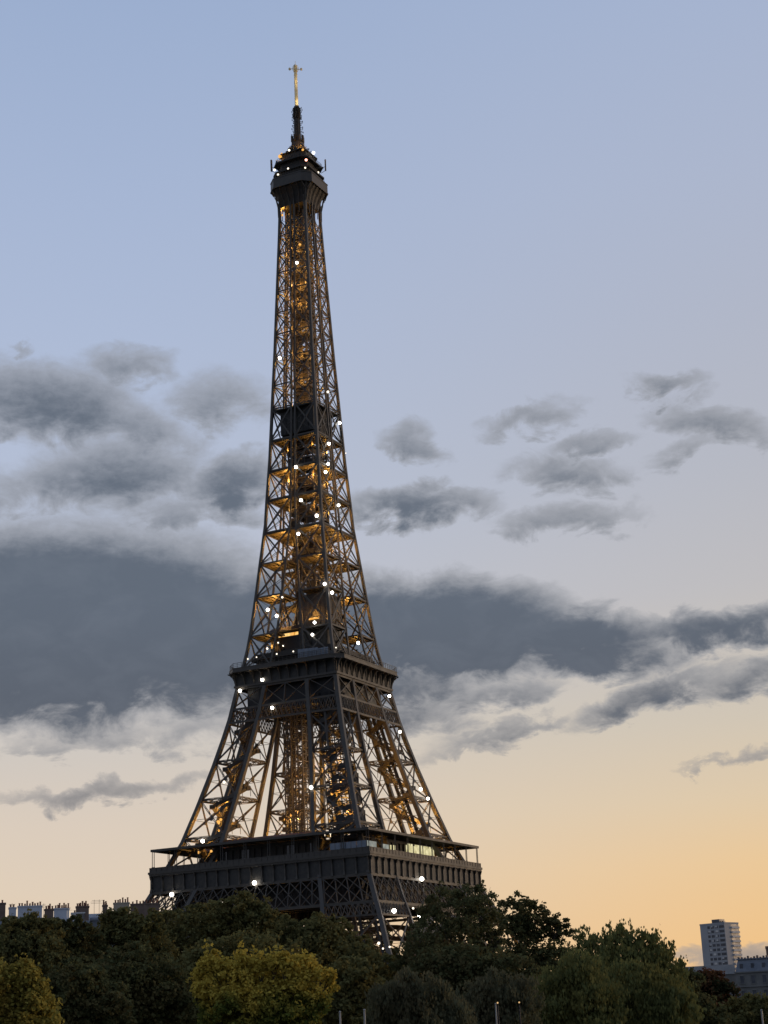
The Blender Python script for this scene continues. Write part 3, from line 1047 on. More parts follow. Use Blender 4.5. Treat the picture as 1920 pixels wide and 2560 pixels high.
# upper deck pavilion and kiosks
mb = MB()
mb.ring(octa(12.6, 1.5), octa(7.0, 1.0), 115.45, 118.6)
mb.ring(octa(14.2, 1.5), octa(6.6, 1.0), 118.6, 119.0)
mb.ring(octa(13.6, 1.5), octa(13.3, 1.5), 119.0, 120.3)
for f in range(4):
    for s in np.linspace(-11, 11, 9):
        mb.bar(fp(f, s, 115.5, 12.65), fp(f, s, 118.6, 12.65), 0.22)
pav2 = mb.build('upper_deck', M['iron_dark'], second)
for f, s0, s1, z0, z1, w, mt in ((0, -7.6, 0.2, 125.6, 126.5, 9.05, 'window_amber'), (0, 0.9, 1.7, 125.8, 126.8, 9.05, 'window_amber'), (1, -8.4, -6.8, 117.0, 118.3, 12.8, 'window_cool'),
                              (0, 4.6, 8.2, 129.0, 129.6, 10.36, 'window_amber'), (1, -9.4, -8.0, 128.9, 129.5, 10.76, 'window_amber'), (0, -11, -4.0, 116.0, 116.5, 12.9, 'window_amber')):  # amber strips on the lift hall are added for the glow on its faces
    mb = MB()
    n = max(1, int((s1 - s0) / 1.3))
    for i in range(n):
        a, b = fp(f, s0 + (s1 - s0) * i / n + .06, z0, w - .1), fp(f, s0 + (s1 - s0) * (i + 1) / n - .06, z1, w + .02)
        mb.box(min(a.x, b.x), max(a.x, b.x), min(a.y, b.y), max(a.y, b.y), z0, z1)
    mb.build('window', M[mt], pav2)
mb = MB()                                                 # awning roof over the lit counter
mb.prism([(-10.5, -10.6), (2.2, -10.6), (2.2, -4), (-10.5, -4)], 127.0, 128.4, [(-8.5, -9.4), (1.2, -9.4), (1.2, -5), (-8.5, -5)])
mb.box(-9.4, 2, -9.0, -4.5, 119.05, 127.0)
mb.build('kiosk', M['black'], second)
mb = MB()
for i in range(9):
    s = 5.6 + i * 1.12
    mb.box(s, s + 1.02, -18.95, -18.85, 115.9, 117.9 if i > 5 else 118.5 - .05 * i)
mb.build('barrier', M['panel'], second)

# ---------------------------------------------------------------- top platform, cabins, mast
W3, C3 = 7.7, 2.6
mb = MB()
mb.prism(octa(W3, C3), 276.0, 276.5)
top = mb.build('top_platform', M['deck'], tower)
mb = MB()
mb.ring(octa(W3 + .08, C3), octa(W3 - .15, C3), 275.6, 278.9)
mb.ring(octa(W3 + .22, C3), octa(W3 - .1, C3), 275.4, 275.8)
mb.ring(octa(W3 + .18, C3), octa(W3 - .1, C3), 278.7, 279.0)
mb.build('parapet', M['iron'], top)
mb = MB()
fl = [(5.05, 266), (5.1, 269.5), (5.6, 271.6), (6.4, 273.6), (7.55, 275.4)]
for (wa, za), (wb, zb) in zip(fl, fl[1:]):
    for f in range(4):
        for s in np.linspace(-.92, .92, 6):
            mb.bar(fp(f, s * wa * .97, za, wa), fp(f, s * wb * .75 if zb > 275 else s * wb * .9, zb, wb), 0.2, 0.22)
    for sx in (1, -1):
        for sy in (1, -1):
            ka, kb = (wa - max(0, za - 271) * .28), (wb - max(0, zb - 271) * .28)
            mb.bar((sx * ka, sy * ka, za), (sx * kb, sy * kb, zb), 0.42)
mb.build('flare_rib', M['iron'], top)
mb = MB()
for (wa, za), (wb, zb) in zip(fl[1:], fl[2:]):
    ca, cb = max(.1, (za - 269) * .36), max(.1, (zb - 269) * .36)
    mb.prism(octa(wa - .35, ca), za, zb, octa(wb - .35, cb))
mb.build('flare_shell', M['iron_dark'], top)
mb = MB()
mb.prism(octa(6.1, 2.0), 276.5, 281.6)
mb.ring(octa(6.9, 2.1), octa(6.0, 2.0), 281.2, 281.7)
mb.prism(octa(5.2, 1.7), 281.6, 285.0)
mb.prism(octa(6.6, 2.0), 284.9, 285.4)
mb.prism(octa(4.6, 1.5), 285.4, 288.6)
mb.prism(octa(5.2, 1.5), 288.5, 288.8)
mb.prism(octa(3.4, 1.1), 288.8, 290.6, octa(2.5, .8))
mb.prism(octa(2.5, .8), 290.6, 294.8, octa(1.5, .5))
cab = mb.build('cabin', M['iron_dark'], top)
mb = MB()
for w, z0, h, c in ((7.1, 279, 2.3, 2.2), (6.5, 285.4, 1.2, 2.0)):
    o = octa(w, c)
    for i in range(8):
        p, q = Vector((*o[i], 0)), Vector((*o[(i + 1) % 8], 0))
        n = max(2, int((q - p).length / .9))
        for k in range(n):
            a = p.lerp(q, k / n)
            mb.bar((a.x, a.y, z0), (a.x * .96, a.y * .96, z0 + h), 0.06)
        mb.bar((p.x * .96, p.y * .96, z0 + h), (q.x * .96, q.y * .96, z0 + h), 0.08)
        mb.bar((p.x * .98, p.y * .98, z0 + h / 2), (q.x * .98, q.y * .98, z0 + h / 2), 0.06)
mb.build('safety_cage', M['iron'], top)
# aerials around the cabins
mb = MB()
rr = random.Random(21)
for i in range(95):
    a = rr.uniform(0, 2 * math.pi)
    r = rr.uniform(2.4, 6.9)
    z = 288.8 + max(0, (4.8 - r)) * .9 if r < 4.8 else 285.4
    x, y = r * math.cos(a), r * math.sin(a)
    h = rr.uniform(.8, 2.6)
    mb.bar((x, y, z), (x, y, z + h), 0.09)
    if rr.random() < .6:
        mb.box(x - .22, x + .22, y - .22, y + .22, z + h * .3, z + h * .3 + rr.uniform(.5, 1.2))
    if rr.random() < .35:
        mb.bar((x - .6, y, z + h * .8), (x + .6, y, z + h * .8), 0.07)
for i in range(12):
    a = i * math.pi / 6 + .2
    mb.cyl((2.9 * math.cos(a), 2.9 * math.sin(a), 290.5), (3.25 * math.cos(a), 3.25 * math.sin(a), 290.6), 0.65, 0.65, 10)
    mb.bar((2.3 * math.cos(a), 2.3 * math.sin(a), 288.9), (1.3 * math.cos(a), 1.3 * math.sin(a), 295), 0.14)
    mb.bar((4.7 * math.cos(a), 4.7 * math.sin(a), 288.8), (2.0 * math.cos(a), 2.0 * math.sin(a), 293), 0.1)
mb.build('aerial', M['iron_dark'], top)
cxr, cyr = math.cos(YAW), math.sin(YAW)
for sgn, zc, mt in ((-1, 286.4, 'black'), (1, 285.7, 'iron')):
    mb = MB()
    bx, by = sgn * cxr, sgn * cyr
    mb.bar((bx * 5.0, by * 5.0, zc - 1.0), (bx * 8.2, by * 8.2, zc - 1.0), 1.3, 0.9, w2=0.5)
    mb.bar((bx * 8.9, by * 8.9, zc - 2.2), (bx * 8.9, by * 8.9, zc + 2.0), 0.62 if sgn < 0 else .3, 0.4)
    mb.bar((bx * 8.2, by * 8.2, zc - .9), (bx * 8.9, by * 8.9, zc - .6), 0.12)
    mb.bar((bx * 8.9, by * 8.9, zc - 2.0), (bx * 7.4, by * 7.4, zc - 3.0), 0.12)
    mb.build('panel_antenna', M[mt], top)
mb = MB()
mb.cyl((0, 0, 294.6), (0, 0, 308), 1.2, 0.92, 8)
for i in range(7):
    mb.ring(octa(1.12, .35), octa(.8, .2), 303.4 + i * .62, 303.55 + i * .62)
rr = random.Random(3)
for i in range(70):
    a = (i % 4) * math.pi / 2 + .3 + rr.uniform(-.15, .15)
    z = 295 + 12.6 * (i / 70)
    r = rr.uniform(1.3, 1.85) * (1.15 if z < 298 else 1)
    mb.bar((0.8 * math.cos(a), 0.8 * math.sin(a), z), (r * math.cos(a), r * math.sin(a), z), 0.13)
    mb.bar((r * math.cos(a), r * math.sin(a), z - .3), (r * math.cos(a), r * math.sin(a), z + .3), 0.14)
for i in range(8):
    a = i * math.pi / 4
    mb.bar((1.0 * math.cos(a), 1.0 * math.sin(a), 295), (.85 * math.cos(a), .85 * math.sin(a), 307.5), 0.3)
    mb.box(1.9 * math.cos(a) - .3, 1.9 * math.cos(a) + .3, 1.9 * math.sin(a) - .3, 1.9 * math.sin(a) + .3, 294.4, 296.6)
mast = mb.build('antenna_mast', M['iron_dark'], tower)
mb = MB()
mb.cyl((0, 0, 308), (0, 0, 311), 0.62, 0.55, 10)
mb.cyl((0, 0, 311), (0, 0, 323.4), 0.58, 0.52, 10)
for z in (311, 314, 317, 320):
    mb.cyl((0, 0, z - .12), (0, 0, z + .12), 0.6, 0.6, 10)
mb.cyl((0, 0, 321.4), (0, 0, 323.6), 0.75, 0.75, 8)
mb.bar((0, 0, 323.4), (0, 0, 325.4), 0.1)
for ex, ey, dz in ((1, 0, 0), (-1, 0, .3), (0, 1, .1), (0, -1, .2)):
    ux, uy = ex * cxr - ey * cyr, ex * cyr + ey * cxr
    mb.bar((0, 0, 322.2 + dz), (ux * 1.9, uy * 1.9, 322.2 + dz), 0.14)
    mb.box(ux * 1.95 - .28, ux * 1.95 + .28, uy * 1.95 - .28, uy * 1.95 + .28, 321.85 + dz, 322.55 + dz)
    mb.bar((ux * 1.0, uy * 1.0, 321.6 + dz), (ux * 1.0, uy * 1.0, 323.1 + dz), 0.1)
mb.build('aerial_pole', M['antenna_gold'], mast)

# ---------------------------------------------------------------- sparkle bulbs and sodium floodlights
def hit_face(px, py, out=0.45):
    """where the sight line first meets the tower's two near faces"""
    d = ray(px, py)
    best = None
    for f in (0, 1):
        w = 20.0
        for _ in range(60):
            t = (-w - CAM.y) / d.y if f == 0 else (w - CAM.x) / d.x
            p = CAM + d * t
            z = p.z
            w2 = W(z) if z < 268 else 6.4
            if 51.6 < z < 57.4: w2 = 35.2
            w = 0.5 * w + 0.5 * (w2 + out)
        if abs(p.x if f == 0 else p.y) <= w + .8:
            if best is None or t < best[0]:
                best = (t, p)
    if best is None:                                      # just off the silhouette: same depth as the axis
        t = -(CAM.x * d.x + CAM.y * d.y) / (d.x ** 2 + d.y ** 2)
        return CAM + d * t
    return best[1]


def zz(x0, y0, k, pts):
    return [(x0 + a * k, y0 + b * k, c) for a, b, c in pts]


BULBS = (zz(640, 140, .1808, [(458, 1303, .45), (795, 1338, .55), (445, 1557, .42), (680, 1545, .36), (305, 1640, .42), (630, 1630, .42), (860, 1610, .4), (315, 1720, .4), (535, 1665, .28), (815, 1690, .3), (255, 1575, .5)])
         + zz(640, 500, .2261, [(452, 693, .55), (262, 1748, .6), (795, 2122, .5)])
         + zz(620, 980, .2351, [(975, 330, .58), (862, 550, .58), (852, 765, .55), (825, 850, .55), (510, 798, .6), (563, 1150, .6), (963, 1205, .55), (730, 1315, .6), (535, 1508, .6), (815, 2040, .58), (895, 2133, .58), (365, 2183, .4), (1040, 650, .2)])
         + zz(540, 1400, .2893, [(447, 430, .58), (524, 482, .55), (852, 540, .55), (833, 645, .52), (1228, 717, .58), (442, 765, .4), (400, 1035, .62), (207, 1130, .62), (485, 1277, .6), (1498, 1175, .55), (1590, 1485, .55), (537, 715, .3), (580, 742, .3), (668, 790, .28), (1037, 758, .28), (525, 812, .3), (350, 840, .25), (275, 855, .28)])
         + zz(440, 1780, .422, [(285, 415, .5), (800, 447, .62), (1450, 458, .58), (1492, 513, .55), (158, 765, .65), (915, 713, .36)])
         + zz(360, 2040, .2773, [(250, 708, .72), (995, 603, .72), (700, 775, .4)])
         + zz(780, 2040, .2773, [(990, 567, .74), (740, 855, .72), (967, 897, .62), (912, 832, .36), (602, 1147, .45), (640, 1195, .3), (700, 1180, .3)]))
for bx, by, r in BULBS:
    p = hit_face(bx, by)
    mb = MB()
    mb.ball((0, 0, 0), r * .78)
    mb.build('sparkle_bulb', M['bulb' if r > .5 else 'bulb_soft'], tower, p, smooth=True)
mb = MB()
mb.ball((0, 0, 0), .42)
mb.build('beacon', M['bulb_red'], tower, hit_face(640 + 693 * .1808, 140 + 1437 * .1808), smooth=True)


def flood(x, y, z, power, size=0.35, col=(1.0, 0.47, 0.09), show=True):
    L = bpy.data.lights.new('sodium_and_fill_light', 'POINT')
    L.energy = power
    L.color = col
    L.shadow_soft_size = 0.35
    o = bpy.data.objects.new('sodium_and_fill_light', L)
    COL.objects.link(o)
    o.location = (x, y, z)
    o.parent = tower
    if show:
        mb = MB()
        mb.box(-.3, .3, -.22, .22, -.6, -.42)
        mb.bar((0, 0, -.6), (0, 0, -1.3), .12)
        mb.build('floodlight', M['black'], tower, (x, y, z))


for px, py, w, r in ((700, 391, 4.6, .62), (704, 384, 4.4, .3), (757, 374, 4.2, .42), (749.7, 611, 3.2, .42), (705.6, 538, 3.5, .36), (545.5, 2056, 24, .6), (552, 2049, 24, .4), (822, 2025, 18, .5),
                     (855.7, 1949, 19, .42), (848, 1946, 19, .34), (1040, 2050, 24, .4), (497, 2131, 30, .4), (528, 2128, 30, .36)):
    d = ray(px, py)
    p = CAM + d * ((-w - CAM.y) / d.y)
    mb = MB()
    mb.ball((0, 0, 0), r)
    mb.build('sodium_lamp', M['sodium'], tower, p, smooth=True)
PW = 1.0
for sx in (1, -1):
    for sy in (1, -1):
        for z, p in ((63, 1800), (69, 6500), (76, 3800), (84, 1800), (92, 500)):
            c = (W(z) + I(z)) / 2
            flood(sx * c + 1.2, sy * c - 1.2, z, p * PW)
        for z in LV_UP[1:8]:
            zl = z - 2.6
            c = (W(zl) + I(zl)) / 2 * 1.02
            dim = {126: .4, 138: 1.6, 148.5: .8, 158.5: 1.9, 169: .9, 178.5: 1.7, 188.5: .5}[z]
            flood(sx * c, sy * c, zl, (1600 if z < 155 else 1250) * PW * dim)
        c = (W(30) + I(30)) / 2
        flood(sx * c, sy * c, 26, 3500 * PW)
for z in LV_TOP[:-1]:
    for f in (0, 1, 2, 3):
        p = fp(f, rr.uniform(-1.2, 1.2), z + rr.uniform(1.2, 3.2), 2.5 + (W(z) - 2.5) * .42)
        flood(p.x, p.y, p.z, 700 * PW * rr.uniform(.6, 1.5))
for x, y, z, p in ((13, -13, 80, 9000), (12, -12, 86, 4500), (-3, -7, 72, 2600), (-5, -4, 82, 1500), (0, 0, 95, 500), (-5.2, -5.2, 287.2, 420), (2.8, -3.8, 291.4, 600), (3.4, 1, 292, 260), (-4.0, -4.0, 269, 500), (0, 0, 122, 900),
                   (6.5, -11.6, 130.6, 500), (11.9, -9, 130.4, 350), (1.3, -1.3, 309.5, 110), (1.6, -2.2, 317, 130)):
    flood(x, y, z, p * PW, show=z < 300, col=(1.0, .74, .38) if z > 300 else (1.0, .47, .09))  # lamps at mast height are added to brighten the mast, without housings


# ================================================================== TREES
def leaves(centres, radii, n_each, size, seed, droop=0.0):
    """leaf-sized bent quads gathered in clumps"""
    g = np.random.default_rng(seed)
    C = np.repeat(centres, n_each, axis=0)
    Rr = np.repeat(radii, n_each)
    N = len(C)
    v = g.normal(size=(N, 3))
    v /= np.linalg.norm(v, axis=1)[:, None]
    rad = g.random(N) ** 0.45
    pos = C + v * (rad * Rr)[:, None] * np.array([1, 1, .72])
    if droop:
        pos[:, 2] -= np.abs(g.normal(size=N)) * droop
    nrm = v * 0.6 + g.normal(size=(N, 3)) * 0.7 + np.array([0, 0, .45])
    nrm /= np.linalg.norm(nrm, axis=1)[:, None]
    a = np.cross(nrm, g.normal(size=(N, 3)))
    a /= np.linalg.norm(a, axis=1)[:, None] + 1e-9
    b = np.cross(nrm, a)
    s = size * (0.6 + 0.8 * g.random(N))[:, None]
    if droop:
        a = a * .3 + np.array([0, 0, -1.0])
        a /= np.linalg.norm(a, axis=1)[:, None]
        b = np.cross(nrm, a)
    p0 = pos - a * s * .5
    p1 = pos + b * s * .34 + nrm * s * .08
    p2 = pos + a * s * .5
    p3 = pos - b * s * .34 + nrm * s * .08
    V = np.stack([p0, p1, p2, p3], 1).reshape(-1, 3)
    return V


def quads_obj(name, V, material, parent):
    n = len(V) // 4
    me = bpy.data.meshes.new(name)
    me.vertices.add(4 * n)
    me.vertices.foreach_set('co', V.astype(np.float32).ravel())
    me.loops.add(4 * n)
    me.loops.foreach_set('vertex_index', np.arange(4 * n, dtype=np.int32))
    me.polygons.add(n)
    me.polygons.foreach_set('loop_start', np.arange(0, 4 * n, 4, dtype=np.int32))
    me.update(calc_edges=True)
    me.materials.append(material)
    o = bpy.data.objects.new(name, me)
    COL.objects.link(o)
    o.parent = parent
    return o


def tree(name, label, lobes, dist, leafm, seed, leaf=0.34, dens=1.0, per=50, droop=0.0, group=None, ragged=1.0, spike=0.0, skirt=(.24, .22, .78)):
    """a tree whose crown is a heap of leafy lobes; each lobe is given by where it shows (photo x, y, radius) at the tree's distance"""
    g = np.random.default_rng(seed)
    k = dist / F_PX
    xs = [l[0] for l in lobes]
    x0, x1 = min(l[0] - l[2] for l in lobes), max(l[0] + l[2] for l in lobes)
    low = max(l[1] for l in lobes)
    lobes = list(lobes)
    wpx = x1 - x0
    for t in (skirt[1], 0.5, skirt[2]):                          # the skirt of the crown
        lobes.append((x0 + wpx * t, max(low, 2520) + g.uniform(0, 25), wpx * skirt[0]))
    base = at(sum(xs) / len(xs), low, dist)
    root = thing(name, label, 'tree', (base.x, base.y, 0), 0, group)
    fwd = Vector((base.x - CAM.x, base.y - CAM.y, 0)).normalized()
    L = []
    for px, py, r in lobes:
        rm = r * k
        c = at(px, py, dist) + fwd * (g.uniform(-.55, .55) * min(rm * 1.6, wpx * k * .35))
        L.append((c.x - base.x, c.y - base.y, c.z, rm))
    L = np.array(L)
    wts = L[:, 3] ** 2
    n_clump = int(dens * 26 * (wts / (1.0 + 0.35 * L[:, 3])).sum() / (leaf / .36)) + 40
    n_clump = min(n_clump, 620)
    wts /= wts.sum()
    idx = g.choice(len(L), n_clump, p=wts)
    v = g.normal(size=(n_clump, 3))
    v /= np.linalg.norm(v, axis=1)[:, None]
    q = 0.30 + .74 * g.random(n_clump) ** .6
    C = L[idx][:, :3] + v * (q * L[idx][:, 3])[:, None]
    cr = np.clip(L[idx][:, 3] * 0.27, .4, 1.15) * (0.5 + .9 * g.random(n_clump))
    V = leaves(C, cr, per, leaf, seed + 1, droop)
    # stray sprigs that break the outline
    n_s = int(n_clump * .45 * ragged)
    i2 = g.choice(len(L), n_s, p=wts)
    v = g.normal(size=(n_s, 3)) + np.array([0, 0, .35])
    v /= np.linalg.norm(v, axis=1)[:, None]
    o = L[i2][:, :3] + v * (L[i2][:, 3] * (0.94 + .16 * g.random(n_s)))[:, None]
    o[:, 2] += spike * g.random(n_s) ** 2
    V2 = leaves(o, .16 + .35 * g.random(n_s), 9, leaf * .9, seed + 2, droop * .6)
    quads_obj('crown', np.concatenate([V, V2]), leafm, root)
    mb = MB()
    top = float(L[:, 2].max())
    tr = max(.2, wpx * k * .03)
    z1 = max(2.5, base.z * .62)
    mb.cyl((0, 0, -.2), (g.uniform(-.2, .2), g.uniform(-.2, .2), z1), tr, tr * .75, 9)
    for i in range(len(L) - 3):
        c = Vector(L[i][:3])
        mid = Vector((c.x * .45, c.y * .45, z1 + (c.z - z1) * .5))
        mb.cyl((0, 0, z1 - .5), mid, tr * .5, tr * .3, 6, False)
        mb.cyl(mid, c, tr * .3, tr * .1, 6, False)
        for j in range(4):
            e = c + Vector(g.normal(size=3)).normalized() * float(L[i][3]) * .85
            mb.cyl(mid.lerp(c, .7), e, tr * .12, tr * .03, 5, False)
    mb.build('trunk', M['bark'], root)
    return root


G = 'trees along the river below the tower'
D, O, GR, GY = M['leaf_dark'], M['leaf_olive'], M['leaf_green'], M['leaf_grey']
TREES = [
    ('plane_tree', 'big dark tree in front of the tower\'s right corner, the tallest of the row', 190, D, 101,
     [(1120, 2275, 66), (1180, 2270, 62), (1090, 2300, 52), (1072, 2370, 60), (1215, 2236, 28), (1210, 2300, 48), (1130, 2370, 100), (1200, 2400, 75), (1045, 2342, 34), (1028, 2395, 40), (1245, 2345, 30), (1250, 2410, 52), (1010, 2425, 42), (1100, 2480, 105), (1230, 2470, 70)], dict(leaf=.34)),
    ('plane_tree', 'dark loose-crowned tree right of the tallest tree, sky showing through its leaves', 205, D, 102,
     [(1293, 2285, 46), (1335, 2298, 44), (1282, 2345, 45), (1345, 2360, 52), (1390, 2312, 28), (1410, 2335, 26), (1310, 2425, 60), (1400, 2410, 50)], dict(leaf=.42, dens=.62, per=36, ragged=1.6)),
    ('willow_tree', 'wide green drooping tree left of the distant tower block', 150, GR, 104,
     [(1440, 2385, 40), (1465, 2348, 26), (1503, 2354, 28), (1552, 2348, 42), (1600, 2370, 45), (1638, 2374, 42), (1675, 2408, 34), (1500, 2410, 66), (1570, 2440, 105), (1650, 2470, 75), (1480, 2490, 85), (1690, 2440, 24)], dict(leaf=.34, droop=.45, ragged=2.0, spike=.6)),
    ('willow_tree', 'soft green drooping tree low in front of the loose dark tree', 130, GR, 105, [(1450, 2445, 62), (1400, 2485, 70), (1480, 2500, 75)], dict(leaf=.30, droop=.45)),
    ('russet_tree', 'round reddish brown autumn tree below the distant tower block', 230, M['leaf_russet'], 106, [(1776, 2475, 46), (1745, 2490, 42), (1803, 2490, 38), (1770, 2530, 56)], dict(leaf=.42)),
    ('plane_tree', 'low dark tree in the bottom right corner below the stone building', 170, O, 107, [(1870, 2525, 33), (1905, 2530, 38), (1845, 2542, 38), (1880, 2575, 60)], dict(leaf=.36)),
    ('plane_tree', 'dark green tree filling the gap left of the reddish tree', 160, D, 108, [(1718, 2470, 42), (1700, 2530, 66), (1758, 2560, 60)], dict(leaf=.36)),
    ('plane_tree', 'domed olive tree before the middle of the lower gallery', 230, O, 109, [(602, 2277, 45), (640, 2287, 48), (560, 2302, 50), (668, 2322, 45), (610, 2360, 88), (690, 2380, 66)], dict(leaf=.44)),
    ('plane_tree', 'broad olive tree under the tower\'s left gallery corner', 235, O, 110, [(490, 2300, 40), (430, 2312, 40), (530, 2310, 55), (460, 2365, 80), (392, 2336, 52)], dict(leaf=.44)),
    ('plane_tree', 'dark tree before the brick chimney wall', 215, O, 111, [(315, 2312, 42), (275, 2318, 38), (345, 2332, 42), (300, 2375, 80), (362, 2385, 68), (385, 2314, 34)], dict(leaf=.42)),
    ('plane_tree', 'dark tree under the white chimney slabs on the left', 210, D, 112, [(190, 2328, 34), (150, 2342, 40), (222, 2350, 32), (180, 2395, 75)], dict(leaf=.42)),
    ('plane_tree', 'dark tree at the left edge behind the golden tree', 200, O, 113, [(84, 2308, 30), (25, 2328, 34), (60, 2355, 58), (120, 2334, 34), (20, 2390, 60), (100, 2400, 60)], dict(leaf=.40)),
    ('plane_tree', 'olive tree under the tower\'s near corner, left of the lit foot', 215, O, 114, [(800, 2328, 40), (755, 2340, 36), (838, 2334, 42), (790, 2392, 80), (715, 2335, 40), (850, 2400, 56)], dict(leaf=.42)),
    ('plane_tree', 'small olive tree just left of the lit tower foot', 205, O, 115, [(900, 2366, 34), (930, 2412, 28), (895, 2425, 60), (970, 2425, 36)], dict(leaf=.40)),
    ('yellow_tree', 'bright yellow topped tree with a green middle below the tower', 105, M['leaf_yellow'], 116,
     [(530, 2392, 16), (526, 2414, 26), (556, 2420, 20), (618, 2382, 13), (614, 2404, 28), (586, 2424, 24), (654, 2408, 22), (690, 2408, 20), (722, 2410, 22), (757, 2410, 20), (780, 2430, 22), (806, 2446, 20),
      (830, 2444, 11), (824, 2468, 20), (506, 2440, 22), (496, 2462, 18), (514, 2484, 24), (640, 2470, 62), (740, 2470, 56), (570, 2470, 48), (700, 2520, 70), (600, 2530, 62), (790, 2510, 34), (530, 2530, 30)],
     dict(leaf=.23, per=60, ragged=3.0, dens=1.6, spike=.5, skirt=(.2, .28, .66))),
    ('yellow_tree', 'golden autumn tree cut off by the left edge', 90, M['leaf_gold'], 117,
     [(60, 2424, 18), (64, 2450, 28), (30, 2452, 26), (0, 2450, 30), (92, 2474, 22), (84, 2500, 30), (106, 2516, 24), (40, 2500, 44), (-20, 2490, 50), (122, 2560, 20), (70, 2550, 50), (10, 2560, 60)],
     dict(leaf=.21, per=60, ragged=3.0, dens=1.7, spike=.4, skirt=(.2, .2, .6))),
    ('shrubby_tree', 'grey green feathery tree at the bottom, right of the yellow tree', 110, GY, 118, [(1010, 2472, 44), (962, 2492, 40), (1060, 2482, 48), (1100, 2502, 42), (1020, 2530, 86), (1130, 2545, 46)], dict(leaf=.26, droop=.35)),
    ('shrubby_tree', 'grey brown feathery tree low in the middle right of the row', 118, GY, 119, [(1230, 2474, 48), (1190, 2502, 52), (1290, 2492, 56), (1240, 2540, 86)], dict(leaf=.26, droop=.35)),
    ('plane_tree', 'shadowy tree in the dark gap left of the yellow tree', 150, D, 120, [(330, 2455, 86), (290, 2500, 100), (390, 2485, 86)], dict(leaf=.36)),
    ('plane_tree', 'shadowy tree beside the golden tree at the bottom left', 140, D, 121, [(190, 2465, 66), (160, 2510, 76), (240, 2520, 76)], dict(leaf=.34)),
    ('plane_tree', 'shadowy tree in the dark gap right of the yellow tree', 150, O, 122, [(880, 2455, 56), (860, 2510, 76), (920, 2520, 66)], dict(leaf=.36)),
    ('plane_tree', 'shadowy tree directly behind the yellow tree\'s crown', 160, O, 123, [(620, 2420, 84), (540, 2425, 76), (700, 2425, 84), (470, 2440, 60)], dict(leaf=.38)),
    ('plane_tree', 'dark filler tree low behind the two feathery trees', 160, D, 124, [(1160, 2440, 76), (1210, 2450, 76), (1090, 2450, 76), (1290, 2470, 66)], dict(leaf=.38)),
    ('plane_tree', 'dark green tree low between the drooping trees', 135, GR, 125, [(1590, 2495, 86), (1660, 2520, 76), (1530, 2520, 76)], dict(leaf=.32, droop=.3)),
]
for nm, lb, ds, lf, sd_, lob, kw in TREES:
    tree(nm, lb, lob, ds, lf, sd_, group=G, **kw)
for lb, lob, sd_ in (('dim tree far behind the tower, left of its lit foot', [(850, 2380, 50), (800, 2380, 40), (890, 2345, 44), (938, 2338, 42), (960, 2370, 30)], 141),
                     ('dim tree far behind the tower, seen through its lit foot', [(965, 2405, 34), (1000, 2425, 34), (970, 2440, 40)], 142),
                     ('dim tree far behind the tower, right of its lit foot', [(1050, 2340, 36), (1090, 2370, 50), (1040, 2390, 36)], 143)):
    tree('park_tree', lb, lob, 640, O, sd_, leaf=.9, per=45, group='park trees beyond the tower')


# ================================================================== BUILDINGS
def local_frame(px, py, dist, turn=0.0):
    """location on the ground under a pixel and a rotation that faces the viewpoint"""
    p = at(px, py, dist)
    d = Vector((p.x - CAM.x, p.y - CAM.y))
    return p, math.atan2(d.y, d.x) - math.pi / 2 + turn


def pots(root, mbname, x0, x1, z, n, seed, h=1.0):
    rr = random.Random(seed)
    mb = MB()
    for i in range(n):
        x = x0 + (x1 - x0) * (i + .5) / n + rr.uniform(-.08, .08)
        hh = h * rr.choice((.3, .4, .5, .55, .75))
        mb.cyl((x, 0, z), (x, 0, z + hh), .14, .11, 8)
        mb.cyl((x, 0, z + hh), (x, 0, z + hh + .08), .16, .16, 8)
    return mb.build(mbname, M['clay'], root)


